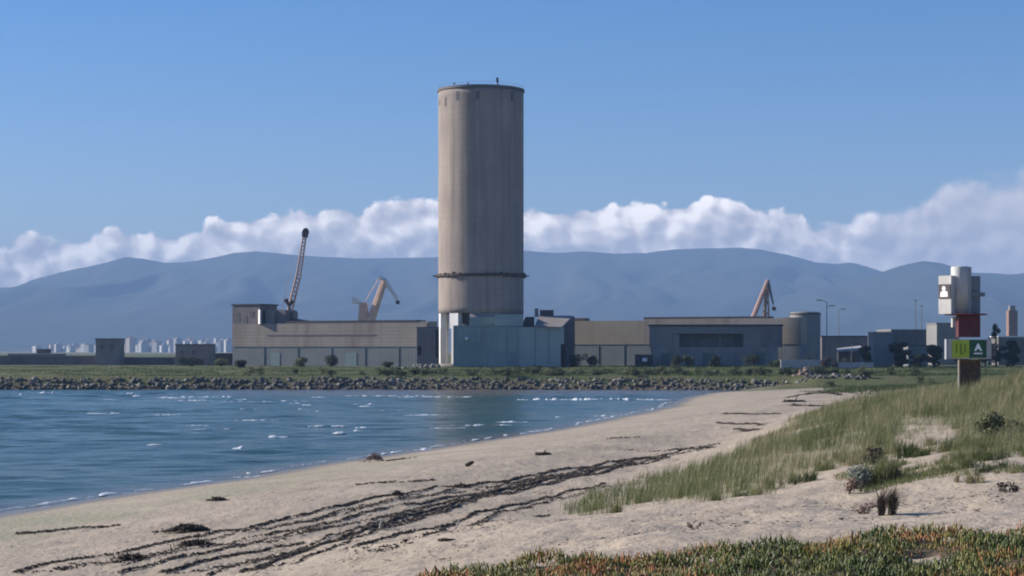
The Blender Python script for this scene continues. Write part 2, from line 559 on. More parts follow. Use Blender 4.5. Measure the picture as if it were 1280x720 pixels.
M['leaf_pink'] = mat("dry_pinkish_leaf", (0.2, 0.13, 0.1), 0.8, transl=0.2, tint=[(0.0, (0.13, 0.085, 0.065)), (1.0, (0.36, 0.25, 0.20))])
M['leaf_brown'] = mat("dead_brown_leaf", (0.08, 0.06, 0.045), 0.85, transl=0.1, tint=[(0.0, (0.035, 0.027, 0.02)), (1.0, (0.13, 0.10, 0.075))])
M['foam'] = mat("sea_foam", (0.72, 0.74, 0.75), 0.7, (0.48, 0.52, 0.54), (2, 2, 2), 2.0)

# ------------------------------------------------------------------ terrain
sh_px = [(15, 640), (100, 626), (200, 612), (300, 598), (400, 580.5), (500, 567), (600, 551.5), (700, 536), (760, 524), (810, 514), (832, 508.5), (842, 503), (856, 497), (885, 491.5), (925, 488.2)]
shore = [(X(px, F * H / (py - YH)), F * H / (py - YH)) for px, py in sh_px]
ripline = [(46, 322), (20, 326), (-20, 327), (-60, 326), (-100, 327), (-180, 330), (-700, 345)]
near_shore = [(-700, -260), (-120, -120), (-52, -20), (-32, 35)]
WATER = near_shore + shore + ripline


def shore_s(x, y):
    d = poly_dist(WATER, x, y)
    return np.where(inside(WATER, x, y), -d, d)


def beach(x, y, s):
    b = np.where(s < 0, np.maximum(0.055 * s, -1.4), (0.085 * np.minimum(s, 16) + 0.02 * np.clip(s - 16, 0, 30)) * (1 - 0.4 * sstep(220, 290, y)))
    bank = np.where(s < 0, np.maximum(0.35 * s, -1.4), np.minimum(0.42 * s, 2.25) + 0.006 * np.clip(s - 5.4, 0, 130))
    k = sstep(312, 322, y + 0.0 * x)
    land = 2.4 + 0.006 * np.clip(y - 330, 0, 110)
    far = np.where(y > 322, bank, b)
    v = b * (1 - k) + bank * k
    return v + (np.minimum(land, 3.1) - v) * sstep(345, 400, y)


CP = [  # photo px, photo py, distance -> ground height there
    (480, 748, 27), (500, 739, 28), (560, 725, 28.5), (620, 718, 28.5), (700, 711, 28.5), (780, 707, 28.5), (900, 699, 28.5), (1000, 691, 28.5), (1100, 686, 28.5), (1200, 682, 28.5), (1300, 679, 28.5), (1500, 675, 28.5),
    (440, 806, 23), (640, 760, 24), (900, 748, 24), (1280, 743, 24), (1500, 743, 24), (640, 820, 18), (1000, 815, 18), (1400, 815, 18),
    (620, 692, 36), (800, 668, 38), (1000, 656, 38), (1150, 648, 38), (1290, 640, 38), (480, 712, 38), (1500, 636, 38),
    (560, 672, 46), (700, 648, 50), (850, 640, 46), (900, 628, 50), (1050, 614, 50), (1160, 618, 44), (1250, 605, 44), (1300, 590, 46),
    (1300, 560, 56), (1250, 562, 56), (1180, 575, 54), (1080, 590, 56), (1000, 606, 56), (850, 626, 58), (740, 640, 60),
    (800, 607, 70), (900, 592, 68), (1000, 574, 66), (1070, 560, 66), (1150, 545, 68), (1230, 536, 70), (1300, 530, 72),
    (1280, 500, 90), (1220, 511, 88), (1150, 517, 88), (1080, 526, 86), (1000, 548, 84), (930, 562, 84), (860, 578, 86), (800, 588, 84),
    (1280, 476, 112), (1200, 500, 112), (1120, 504, 110), (1050, 512, 112), (985, 530, 112), (930, 548, 112),
    (1340, 470, 125), (1280, 474, 135), (1195, 496, 140), (1110, 492, 145), (1060, 500, 150), (1010, 517, 140),
    (1300, 478, 180), (1200, 484, 190), (1100, 487, 200), (1060, 492, 205), (1035, 497, 195),
    (1280, 470, 260), (1150, 474, 270), (1090, 485, 270), (1000, 491, 270), (950, 494, 250), (1060, 489, 285), (1010, 490, 288), (1110, 484, 290), (1060, 492, 240),
    (300, 740, 40), (200, 745, 45),
]
cpx = np.array([X(a, d) for a, b, d in CP])
cpy = np.array([d for a, b, d in CP], dtype=float)
cpz = np.array([Z(b, d) for a, b, d in CP])
# anchors where the plain beach profile holds
anch = []
for s_off in (1.0, 8.0, 15.0):
    for i in range(0, len(shore) - 1):
        a, b = np.array(shore[i]), np.array(shore[i + 1])
        d = (b - a) / np.linalg.norm(b - a)
        n = np.array((d[1], -d[0]))
        anch.append(a + n * s_off)
for p in ((-30, 20), (-20, 30), (-40, 300), (60, 330), (100, 330), (0, 340), (140, 300)):
    anch.append(np.array(p, dtype=float))
anch = np.array(anch)
ax_, ay_ = np.concatenate([cpx, anch[:, 0]]), np.concatenate([cpy, anch[:, 1]])
sv = shore_s(ax_, ay_)
dz = np.concatenate([cpz - beach(cpx, cpy, sv[:len(cpx)]), np.zeros(len(anch))])


def warp(x, y):
    q = np.maximum(y, -20) + 40.0
    return x / q * 6.0, np.log(q) * 3.0


au, av = warp(ax_, ay_)
K = np.sqrt((au[:, None] - au[None]) ** 2 + (av[:, None] - av[None]) ** 2 + 0.02)
wts = np.linalg.solve(K, dz)


def ground_z(x, y, fine=True):
    x = np.atleast_1d(np.asarray(x, dtype=np.float64))
    y = np.atleast_1d(np.asarray(y, dtype=np.float64))
    s = shore_s(x, y)
    b = beach(x, y, s)
    r = np.zeros_like(x)
    near = (y < 345) & (np.abs(x) < 260)
    xn, yn = x[near], y[near]
    u, v = warp(xn, yn)
    acc = np.zeros_like(u)
    for i in range(len(au)):
        acc += wts[i] * np.sqrt((u - au[i]) ** 2 + (v - av[i]) ** 2 + 0.02)
    acc = np.clip(acc, -1.5, 5.0)
    t = xn / (yn + 40)
    fade = (1 - sstep(132, 170, yn)) * sstep(0.5, 9.0, s[near]) * (1 - sstep(0.42, 0.7, np.abs(t)))
    sn = s[near]
    rise = np.interp(yn, [130, 150, 200, 260, 300, 330], [2.4, 2.3, 1.8, 1.0, .45, 0.0])
    r[near] = acc * fade + sstep(132, 170, yn) * rise * sstep(18, 46, sn)
    z = b + r
    if fine:
        dune = sstep(9, 24, s) * (1 - sstep(280, 330, y))
        z = z + dune * (0.10 * fbm(x / 3.1, y / 3.6, 3, 4) + 0.035 * fbm(x / 0.8, y / 0.9, 9, 3)) * 0.8
        z = z + sstep(4, 10, s) * (1 - sstep(280, 330, y)) * (0.03 * fbm(x / 0.7, y / 0.8, 21, 3) + 0.03 * fbm(x / 2.2, y / 1.6, 23, 2))
        z = z + sstep(330, 345, y) * (1 - sstep(420, 440, y)) * 0.25 * fbm(x / 6, y / 9, 5, 3)
    # level pad under the works
    return z


def gz(x, y): return float(ground_z(x, y)[0])


def hit(px, py, lo=18, hi=330):
    """where the sight line of a photo pixel meets the ground"""
    d = np.geomspace(lo, hi, 900)
    x = (px - 640) / F * d
    z = H - (py - YH) / F * d
    k = np.nonzero(z < ground_z(x, d, False))[0]
    i = k[0] if len(k) else len(d) - 1
    return float(x[i]), float(d[i])


# polygons of the plant cover, on the ground
ICE = [(X(a, d), d) for a, d in ((470, 27.0), (500, 28.0), (560, 28.8), (620, 29.2), (700, 29.4), (780, 29.3), (900, 29.2), (1000, 29.6), (1100, 29.9), (1190, 29.6), (1230, 29.2), (1300, 29.8), (1500, 30.5), (1900, 31))]
ICE += [(14, 16), (1.0, 15), (-3.6, 21)]
SANDY = [(X(1125, 27.2), 27.2), (X(1165, 27.4), 27.4), (X(1190, 26.9), 26.9), (X(1200, 26.3), 26.3), (X(1180, 26.0), 26.0), (X(1150, 26.5), 26.5)]
edge_lo = [hit(*p) for p in ((700, 640), (740, 646), (800, 634), (850, 630), (905, 629), (950, 622), (1000, 610), (1030, 600), (1050, 588), (1085, 586), (1110, 577), (1140, 574), (1185, 572), (1212, 576), (1245, 576), (1290, 572))]
MARRAM = edge_lo + [(24, 62), (40, 85), (75, 150), (110, 230), (105, 270), (70, 262), (56, 235), (40, 205), (36.5, 200), (30.5, 165)]
MARRAM += [hit(*p) for p in ((1004, 521), (960, 545), (925, 560), (900, 573), (850, 586), (800, 597), (745, 617), (712, 634))]
BARE = [hit(*p) for p in ((1112, 562), (1118, 546), (1140, 533), (1185, 532), (1200, 552), (1180, 566), (1140, 570))]


def land_green(x, y, s):
    g = sstep(316, 323, y) * sstep(1.5, 3.5, s) * (1 - sstep(1200, 3000, y) * 0.3)
    g = np.maximum(g, sstep(180, 240, y) * sstep(45, 60, x))
    g = np.maximum(g, sstep(288, 304, y + 5 * fbm(x / 6, y / 6, 19, 3)) * sstep(28, 44, x + 4 * fbm(x / 5, y / 7, 20, 3)))
    return g


# ---- ground sheet
tv = np.concatenate([-np.geomspace(1.6, 0.31, 26), np.arange(-0.3, -0.1, 0.0016), np.arange(-0.1, 0.1, 0.0006), np.arange(0.1, 0.3, 0.0016), np.geomspace(0.3, 1.6, 27)])
rows = [-240, -160, -100, -60, -35, -20, -10, -4, 0, 4, 8, 11, 13]
yv = 14.0
while yv < 10500:
    rows.append(yv)
    yv += max(0.16, (yv - 2) * 0.0085)
rows = np.array(rows + [10500.0])
RR, TT = np.meshgrid(rows, tv, indexing='ij')
Lm = 5300.0
GX = Lm * np.tanh(TT * (np.maximum(RR, -60) + 120) / Lm)
GY = RR
gx, gy = GX.ravel(), GY.ravel()
sG = shore_s(gx, gy)
gzv = ground_z(gx, gy)
nr, nt_ = RR.shape
idx = np.arange(nr * nt_).reshape(nr, nt_)
quads = np.stack([idx[:-1, :-1], idx[:-1, 1:], idx[1:, 1:], idx[1:, :-1]], -1).reshape(-1, 4)


def ground_mat():
    m = bpy.data.materials.new("sand_and_turf")
    m.use_nodes = True
    N = NT(m.node_tree)
    b = N.n['Principled BSDF']
    b.inputs['Specular IOR Level'].default_value = 0.2
    vec = N.new('ShaderNodeTexCoord').outputs['Object']
    big = N.noise(vec, 0.16, 5, 0.6)
    med = N.noise(vec, 1.6, 5, 0.65)
    fin = N.noise(vec, 14.0, 4, 0.7)
    c = N.mix(N.mapr(big, 0.35, 0.65), (0.43, 0.355, 0.27), (0.345, 0.285, 0.215))
    c = N.mix(N.math('MULTIPLY', N.mapr(med, 0.5, 0.72), 0.45), c, (0.27, 0.22, 0.17))
    c = N.mix(N.math('MULTIPLY', N.mapr(fin, 0.56, 0.74), 0.5), c, (0.16, 0.125, 0.095))
    # scraps of dry weed lying about: small dark specks
    spk = N.noise(N.scalev(vec, (1.0, 0.55, 1.0)), 7.0, 3, 0.75)
    patch = N.mapr(N.noise(vec, 0.35, 4, 0.65), 0.42, 0.6)
    c = N.mix(N.math('MULTIPLY', N.math('MULTIPLY', N.mapr(spk, 0.555, 0.62), patch), N.attr('weed')), c, (0.075, 0.058, 0.045))
    wet = N.attr('wet')
    c = N.mix(wet, c, (0.19, 0.165, 0.125))
    olive = N.math('MULTIPLY', N.attr('film'), N.mapr(big, 0.3, 0.6))
    c = N.mix(olive, c, (0.30, 0.28, 0.19))
    lit = N.attr('litter_bank')
    c = N.mix(lit, c, N.mix(N.mapr(med, 0.35, 0.65), (0.07, 0.05, 0.035), (0.17, 0.125, 0.085)))
    gcol = N.mix(N.mapr(N.noise(N.scalev(vec, (0.05, 0.02, 1)), 1.0, 5, 0.6), 0.35, 0.65), (0.055, 0.085, 0.022), (0.13, 0.125, 0.055))
    c = N.mix(N.attr('green'), c, gcol)
    c = N.mix(N.attr('turf'), c, N.mix(N.mapr(med, 0.35, 0.65), (0.14, 0.14, 0.06), (0.27, 0.23, 0.15)))
    N.l.new(c, b.inputs['Base Color'])
    N.l.new(N.mapr(wet, 0, 1, 0.95, 0.35), b.inputs['Roughness'])
    h = N.math('ADD', N.math('MULTIPLY', N.noise(vec, 3.2, 4, 0.6), 1.0), N.math('MULTIPLY', N.noise(vec, 11.0, 3, 0.6), 0.35))
    bn = N.new('ShaderNodeBump')
    N.l.new(N.mapr(wet, 0, 1, 1.0, 0.15), bn.inputs['Strength'])
    bn.inputs['Distance'].default_value = 0.09
    N.l.new(h, bn.inputs['Height'])
    N.l.new(bn.outputs[0], b.inputs['Normal'])
    return m


wobble = 1.2 * fbm(gx / 7, gy / 9, 41, 3)
near_b = 1 - sstep(310, 322, gy)
wet = (1 - sstep(0.6, 3.2, sG + wobble * 0.6)) * near_b
film = sstep(1.5, 4, sG) * (1 - sstep(7, 12, sG + wobble)) * (1 - sstep(90, 130, gy))
inice = inside(ICE, gx, gy) & ~inside(SANDY, gx, gy)
litter_bank = np.where(inice, np.clip(poly_dist(ICE, gx, gy) / 0.35, 0, 1), 0)
litter_bank = np.maximum(litter_bank, sstep(312, 320, gy) * (1 - sstep(3.0, 5.0, sG)) * (gx < 66))  # same dark brown tone laid over the stony bank
green = land_green(gx, gy, sG)
inmar = inside(MARRAM, gx, gy)
turf = np.where(inmar, np.clip(poly_dist(MARRAM, gx, gy) / 5.0, 0, 1) * 0.75, 0) * np.where(inside(BARE, gx, gy), 0.1, 1)
weed = sstep(6, 11, sG + wobble) * near_b * (1 - 0.6 * sstep(24, 34, sG))
ground = big_mesh("ground", np.stack([gx, gy, gzv], 1), quads, None, ground_mat(),
                  dict(wet=wet, film=film, litter_bank=litter_bank, green=green, turf=turf, weed=weed), smooth=True)
tag(ground, kind='structure')

# ---- sea
wt = np.concatenate([np.linspace(-1.6, -0.32, 30), np.arange(-0.31, 0.16, 0.0016)])
wr = [-60, -20, 10, 30, 45, 55]
yv = 60.0
while yv < 342:
    wr.append(yv)
    yv += 0.28 + (yv - 60) * 0.0016
wr = np.array(wr)
RR, TT = np.meshgrid(wr, wt, indexing='ij')
wx, wy = (TT * (RR + 120)).ravel(), RR.ravel()
zs = np.zeros_like(wx)
wrng = np.random.default_rng(5)
for k in range(34):
    lam = 1.3 * (9.0 / 1.3) ** (k / 33)
    ang = R(-62) + wrng.normal(0, 0.28)          # waves run in towards the beach
    kx, ky = math.cos(ang) * 2 * math.pi / lam, math.sin(ang) * 2 * math.pi / lam
    amp = 0.0052 * lam ** 0.9
    att = 1.0 / (1 + (wy * 0.004 / lam) ** 4)
    zs += amp * att * np.sin(kx * wx + ky * wy + wrng.uniform(0, 6.28) + 1.5 * vnoise(wx / 17, wy / 22, k))
zs *= 0.75 + 0.5 * vnoise(wx / 25, wy / 40, 77)
sW = shore_s(wx, wy)
zs *= 0.25 + 0.75 * sstep(0, 8, -sW)
nr, nt_ = RR.shape
idx = np.arange(nr * nt_).reshape(nr, nt_)
wq = np.stack([idx[:-1, :-1], idx[:-1, 1:], idx[1:, 1:], idx[1:, :-1]], -1).reshape(-1, 4)


def sea_mat():
    m = bpy.data.materials.new("sea_water")
    m.use_nodes = True
    N = NT(m.node_tree)
    b = N.n['Principled BSDF']
    vec = N.new('ShaderNodeTexCoord').outputs['Object']
    streak = N.noise(N.scalev(vec, (0.03, 0.09, 1)), 1.0, 5, 0.6)
    c = N.mix(N.mapr(streak, 0.35, 0.65), (0.036, 0.076, 0.058), (0.056, 0.098, 0.074))
    c = N.mix(N.attr('shallow'), c, (0.15, 0.13, 0.105))
    N.l.new(c, b.inputs['Base Color'])
    b.inputs['Roughness'].default_value = 0.16
    b.inputs['IOR'].default_value = 1.33
    bn = N.new('ShaderNodeBump')
    bn.inputs['Strength'].default_value = 0.9
    bn.inputs['Distance'].default_value = 0.34
    h = N.math('ADD', N.noise(N.scalev(vec, (0.45, 1.0, 1)), 0.7, 4, 0.6), N.math('MULTIPLY', N.noise(N.scalev(vec, (0.5, 1.0, 1)), 3.1, 4, 0.6), 0.3))
    N.l.new(h, bn.inputs['Height'])
    N.l.new(bn.outputs[0], b.inputs['Normal'])
    return m


farflat = sstep(268, 300, wy) * sstep(-62, -30, wx + 12 * vnoise(wx / 14, wy / 8, 3)) * 0.85
shal = np.clip(np.maximum((1 - sstep(0.0, 4.0, -sW)) * 0.75 * (1 - sstep(310, 322, wy)), farflat), 0, 1)
sea = big_mesh("water", np.stack([wx, wy, zs], 1), wq, None, sea_mat(), dict(shallow=shal), smooth=True)
tag(sea, kind='structure')


# ---- breaking crests
def foam():
    V, Q = [], []
    def ridge(px, py, wpx, hgt, slope=0.0, seed=0, thick=0.5):
        d = F * (H - 0.05) / (py - YH)
        L = wpx / F * d
        n = max(8, int(L / 0.12))
        t = np.linspace(0, 1, n)
        x = X(px, d) + (t - 0.5) * L
        dirv = slope * L
        yc = d + (t - 0.5) * dirv + 0.25 * fbm(x / 1.7, x * 0 + seed, seed, 3) * min(1, L / 4)
        env = np.clip(np.sin(np.pi * t) * 1.6, 0, 1) * np.clip(0.5 + 1.0 * fbm(x / 0.45, x * 0 + seed, seed + 5, 4), 0.0, 1.4)
        prof = [(-1.0, -0.2), (-0.75, 0.35), (-0.25, 0.85), (0.2, 1.0), (0.6, 0.5), (1.0, -0.2)]
        b = sum(len(a) for a in V)
        for (u, h) in prof:
            V.append(np.stack([x, yc + u * thick * (0.4 + env), h * hgt * env + 0.01 + 0.03 * fbm(x / 0.2, x * 0 + u * 7, seed + 8, 2) * env], 1))
        m = len(prof)
        for j in range(m - 1):
            a = b + j * n + np.arange(n - 1)
            Q.append(np.stack([a, a + 1, a + 1 + n, a + n], 1))
    caps = [(60, 491, 24, .40), (24, 493, 12, .3), (165, 492.5, 16, .35), (172, 495, 10, .25), (228, 497, 52, .16), (290, 499, 34, .16), (384, 506, 12, .22), (392, 513.5, 16, .36),
            (378, 511, 10, .2), (346, 546, 26, .2), (304, 560, 24, .24), (424, 541, 16, .22), (453, 535.5, 18, .28), (447, 538, 10, .2), (370, 504, 18, .14),
            (820, 512, 14, .22), (752, 519.5, 18, .26), (700, 521, 14, .14), (640, 527, 36, .14), (600, 531, 70, .14), (560, 534.5, 40, .10), (540, 561, 40, .12), (660, 545, 22, .18), (318, 595, 44, .13)]
    for k, (px, py, w, h) in enumerate(caps):
        ridge(px, py, w * 1.15, h * .5, 0.1 if py < 520 else 0.25, k, 0.35)
    for k in range(16):      # low crests that are just starting to break
        ridge(wrng.uniform(20, 560), wrng.uniform(496, 556), wrng.uniform(20, 60), wrng.uniform(.04, .09), wrng.uniform(0, .3), 120 + k, .2)
    # long thin line over the shoal, and the swash along the sand
    ridge(735, 499.3, 210, 0.16, 0.0, 71, 0.8)
    ridge(480, 494.5, 120, 0.07, 0.0, 75, .5)
    ridge(330, 501.5, 110, 0.08, 0.3, 76, .5)
    ridge(250, 496, 110, 0.10, 0.1, 77, .5)
    ridge(560, 496, 150, 0.07, 0.0, 73, 0.5)
    P = np.array(shore)
    for i in range(len(P) - 4):
        a, b2 = P[i], P[i + 1]
        for q in range(3):
            t0 = q / 3
            c = a + (b2 - a) * (t0 + 0.17)
            L = np.linalg.norm(b2 - a) / 3
            if rnd.random() < 0.06: continue
            dvec = (b2 - a) / np.linalg.norm(b2 - a)
            nrm = np.array((-dvec[1], dvec[0]))
            n = int(L / 0.1)
            t = np.linspace(-0.5, 0.5, n)
            wv = 0.35 * fbm(t * L / 2, t * 0 + i, 91 + i * 3 + q, 3)
            cx = c[0] + dvec[0] * t * L + nrm[0] * (0.55 + wv)
            cy = c[1] + dvec[1] * t * L + nrm[1] * (0.55 + wv)
            env = np.clip(0.42 + 0.9 * fbm(t * L / 1.1, t * 0 + i, 55 + i * 3 + q, 4), 0, 1.2) * np.clip(1.1 - np.abs(t) * 2, 0, 0.3) * 3.3
            bb = sum(len(v) for v in V)
            prof = [(-1, 0.0), (-0.4, 0.6), (0.3, 1.0), (1, 0.0)]
            for (u, h) in prof:
                V.append(np.stack([cx + nrm[0] * u * 0.16 * env, cy + nrm[1] * u * 0.16 * env, 0.03 + (h * 0.045) * env - 0.05 * (env < 0.05)], 1))
            for j in range(3):
                aa = bb + j * n + np.arange(n - 1)
                Q.append(np.stack([aa, aa + 1, aa + 1 + n, aa + n], 1))
    o = big_mesh("sea_foam", np.concatenate(V), np.concatenate(Q), None, M['foam'], smooth=True)
    tag(o, "white foam of small breaking waves and swash along the beach", "foam", kind='stuff')


foam()

# ---- mountains
ridge_px = [(-900, 380), (-400, 372), (-150, 366), (15, 359), (33, 356), (57, 345), (90, 337), (133, 328), (157, 321), (180, 323), (207, 328.5), (233, 327), (267, 322), (293, 316), (320, 313.5), (352, 317),
            (413, 321), (443, 323), (504, 322.5), (544, 321.5), (600, 317), (660, 313), (690, 316), (730, 314), (770, 317), (805, 316), (840, 312), (875, 310.5), (920, 309), (950, 311), (980, 317),
            (1020, 328), (1045, 330), (1065, 328), (1100, 338), (1150, 352), (1250, 372), (1400, 362), (1700, 352), (2200, 380)]
front_px = [(-900, 430), (300, 428), (700, 420), (850, 402), (950, 378), (1010, 362), (1050, 354), (1085, 346), (1108, 338), (1130, 331), (1155, 326), (1180, 329.5), (1200, 338), (1215, 341), (1240, 341), (1265, 342.5), (1330, 336), (1500, 350), (2000, 390), (2500, 430)]


def range_mesh(name, ppx, Yr, Y0, Y1, seed, m):
    xs = np.linspace(-4800, 4800, 420)
    ys = np.concatenate([np.linspace(Y0, Yr, 60), np.linspace(Yr, Y1, 14)[1:]])
    a = np.array(ppx, dtype=float)
    px = 640 + xs / Yr * F
    crest = H + (YH - np.interp(px, a[:, 0], a[:, 1])) / F * Yr
    YY, XX = np.meshgrid(ys, xs, indexing='ij')
    u = np.where(YY < Yr, (YY - Y0) / (Yr - Y0), 1 - 0.75 * (YY - Yr) / (Y1 - Yr))
    spur = 1 - np.abs(fbm(XX / 520 + 0.25 * vnoise(YY / 600, XX / 900, seed), YY / 2600, seed, 4))
    body = np.clip(u, 0, 1) ** 0.85
    gully = np.clip(np.sin(np.pi * np.clip(u, 0, 1)), 0, 1)
    zz = crest[None] * body * (1 - 0.33 * gully * (1 - np.clip(spur, 0, 1))) + 3.0 * fbm(XX / 130, YY / 160, seed + 4, 4) * np.clip(u * 6, 0, 1)
    zz = np.minimum(zz, H + (crest[None] - H) * YY / Yr - 0.5 * (YY < Yr - 1)) - 2.0 * (u <= 0.001)
    n0, n1 = XX.shape
    idx = np.arange(n0 * n1).reshape(n0, n1)
    q = np.stack([idx[:-1, :-1], idx[:-1, 1:], idx[1:, 1:], idx[1:, :-1]], -1).reshape(-1, 4)
    o = big_mesh(name, np.stack([XX.ravel(), YY.ravel(), zz.ravel()], 1), q, None, m, smooth=True)
    return tag(o, kind='structure')


M['hill'] = mat("maquis_hillside", (0.035, 0.042, 0.03), 0.95, (0.05, 0.05, 0.038), (0.003, 0.003, 0.003), 1.0, bump=0.0)
range_mesh("hills", ridge_px, 9400, 6500, 10300, 3, M['hill'])
range_mesh("hills.001", front_px, 7600, 5600, 8600, 17, M['hill'])

# ---- the air: one even, pale volume round everything
mh = bpy.data.materials.new("haze_air")
mh.use_nodes = True
Nh = NT(mh.node_tree)
Nh.n.clear()
oh = Nh.new('ShaderNodeOutputMaterial')
pv = Nh.new('ShaderNodeVolumePrincipled')
pv.inputs['Color'].default_value = (0.30, 0.49, 0.80, 1)
pv.inputs['Density'].default_value = HAZE_DENSITY
pv.inputs['Anisotropy'].default_value = 0.0
Nh.l.new(pv.outputs[0], oh.inputs['Volume'])
haze = MB().box(-5500, 5500, -300, 10700, -4.0, 540).build("haze", mh)
tag(haze, "pale blue haze filling the air out to the mountains", "haze", kind='stuff')
#PART2

# ------------------------------------------------------------------ the concrete silo
def box_px(mb, px0, px1, pya, pyb, d, depth, y_off=0.0):
    """box whose near face fills photo rectangle px0..px1, pya(top)..pyb(bottom) at distance d"""
    mb.box(X(px0, d), X(px1, d), d + y_off, d + depth, Z(pyb, d), Z(pya, d))
    return mb


G0 = 2.3      # a little below the ground, so that walls are rooted in it
DS = 450.0
SX = X(601.2, DS)
SR = 53.3 / F * DS
silo = thing("silo", "tall round concrete silo towering over the waterfront sheds", "silo", (SX, DS, 2.9))
ztop, zbot, zring = 67.35, Z(392, DS), Z(345, DS)
prof = []
zs_ = np.linspace(zbot, ztop, 40)
MB().lathe((SX, DS), [(SR - 0.6, zbot)] + [(SR, float(z)) for z in zs_] + [(SR - 0.5, ztop), (SR - 0.5, zbot), (SR - 0.6, zbot)], 96).build("shell", M['concrete'], silo, True)
rr = MB().lathe((SX, DS), [(SR + 0.01, zring - 0.35), (SR + 0.55, zring - 0.25), (SR + 0.55, zring + 0.25), (SR + 0.01, zring + 0.3)], 96)
M['ring_rust'] = mat("rusty_ring_steel", (0.10, 0.06, 0.045), 0.85, (0.055, 0.04, 0.035), (1, 1, 1), 1.0)
for k in range(40):
    a = 2 * math.pi * (k + rnd.uniform(-0.2, 0.2)) / 40
    h = rnd.uniform(0.2, 0.75)
    rr.box(-0.18, 0.18, -(SR + 0.62), -(SR + 0.05), zring - 0.3 - 0.3 * rnd.random(), zring + h, Matrix.Translation((SX, DS, 0)) @ Matrix.Rotation(a, 4, 'Z'))
ring = rr.build("ring_walkway", M['ring_rust'], silo)
MB().box(SX - SR - 1.3, SX - SR - 0.2, DS - 0.4, DS + 0.4, zring - 0.15, zring + 0.12).build("bracket", M['steel_dark'], ring)
MB().box(SX + SR + 0.2, SX + SR + 1.3, DS - 0.4, DS + 0.4, zring - 0.15, zring + 0.12).build("bracket", M['steel_dark'], ring)
MB().lathe((SX, DS), [(0.01, ztop + 0.15), (SR + 0.22, ztop + 0.1), (SR + 0.22, ztop + 0.65), (0.01, ztop + 1.0)], 96).build("roof_slab", M['dark_concrete'], silo)
rl = MB()
for k in range(48):
    a = 2 * math.pi * k / 48
    p = Vector((SX + (SR) * math.sin(a), DS - SR * math.cos(a), ztop + 0.6))
    rl.tube(p, p + Vector((0, 0, 0.75)), 0.02, n=5)
rl.lathe((SX, DS), [(SR - 0.02, ztop + 1.3), (SR + 0.02, ztop + 1.3), (SR + 0.02, ztop + 1.34), (SR - 0.02, ztop + 1.34)], 64)
rl.build("railing", M['steel_grey'], silo)
p = Vector((X(622.5, DS - 9.4), DS - 9.4, ztop + .65))
am = MB().tube(p - Vector((0, 0, 0.3)), p + Vector((-0.12, 0, 1.0)), 0.16).box(p.x - 0.42, p.x + 0.12, p.y - 0.25, p.y + 0.25, p.z + 0.62, p.z + 1.6)
am.build("beacon", M['steel_dark'], silo)
for px in (568, 585):
    p = Vector((X(px, DS - 7), DS - 7, ztop + 1.2))
    MB().tube(p - Vector((0, 0, 0.7)), p + Vector((0, 0, 0.25)), 0.07).box(p.x - 0.3, p.x + 0.3, p.y - 0.12, p.y + 0.12, p.z - 0.05, p.z + 0.15).build("lamp", M['steel_grey'], silo)
for px, pya, pyb in ((550, 126, 134), (558, 125, 137), (573, 120, 131), (640, 119, 131), (598, 121, 131)):
    s_ = (px - 601.2) / 53.3
    a = math.asin(max(-0.98, min(0.98, s_)))
    MB().box(-0.42, 0.42, -SR - 0.03, -SR + 0.3, Z(pyb, DS), Z(pya, DS), Matrix.Translation((SX, DS, 0)) @ Matrix.Rotation(a, 4, 'Z')).build("vent", M['dark_concrete'], silo)
# the open foot: dark core, white piers round the left, grey skirt wall round the right
MB().lathe((SX, DS), [(SR - 3.4, G0), (SR - 3.4, zbot + 0.1)], 48).build("core", M['dark_concrete'], silo, True)
MB().lathe((SX, DS), [(SR + 0.6, G0), (SR + 0.6, 3.6), (SR - 3.5, 3.75)], 64).build("plinth", M['grey_concrete'], silo)
MB().lathe((SX, DS), [(SR - 0.05, G0), (SR - 0.05, zbot - 0.01), (SR - 0.5, zbot - 0.01), (SR - 0.5, G0)], 40, R(-14), R(150)).build("skirt_wall", M['grey_concrete'], silo, True)
for adeg, w0, w1 in ((-74, 1.5, 1.1), (-38, 2.5, 1.5), (-112, 1.5, 1.1), (-150, 1.5, 1.1)):
    Mx = Matrix.Translation((SX, DS, 0)) @ Matrix.Rotation(R(adeg), 4, 'Z')
    zt, zm, zl = zbot - 0.02, Z(411, DS), G0 + 0.2
    ya, yb = -SR + 0.06, -SR + 1.5
    pm = MB()
    pm.box(-w0 / 2, w0 / 2, ya, yb, zm, zt, Mx)
    pm.box(-w1 / 2, w1 / 2, ya, yb, zl, zm - 0.002, Mx)
    pm.build("pier", M['white_paint'], silo)

# ------------------------------------------------------------------ teal hall at the silo's foot
DH = 424.0
hall = thing("teal_hall", "teal sheet metal hall wrapped round the foot of the silo", "hall", (X(636, DH), DH, 2.9))
zb = G0
zE = Z(408, DH)
MB().box(X(567, DH), X(648, DH), DH, DH + 13.5, zb, zE).build("hall_wall", M['teal'], hall)
MB().box(X(648, DH) + 0.003, X(705, DH), DH + 0.25, DH + 16, zb, zE - 0.15).build("wing_wall", M['teal_pale'], hall)
MB().box(X(586, DH), X(618, DH), DH + 5, DH + 13.4, zE, Z(396, DH)).build("upper_block", M['teal_dark'], hall)
MB().box(X(618, DH) + .003, X(654, DH), DH + 1.2, DH + 13.3, zE + 0.003, Z(393, DH)).build("upper_block", M['teal_pale'], hall)
MB().box(X(567, DH) - .06, X(648, DH) + .05, DH - .1, DH + .1, zE - .12, zE + .2).build("coping", M['teal_dark'], hall)
MB().box(X(567, DH) - .08, X(570.2, DH), DH - .06, DH + .3, zb, zE - .13).build("corner_post", M['teal_dark'], hall)
for px in (602, 634, 669, 686):
    MB().box(X(px, DH) - .09, X(px, DH) + .09, DH - .07 if px < 648 else DH + .19, DH + .3, zb, zE - .2).build("post", M['teal_dark'], hall)
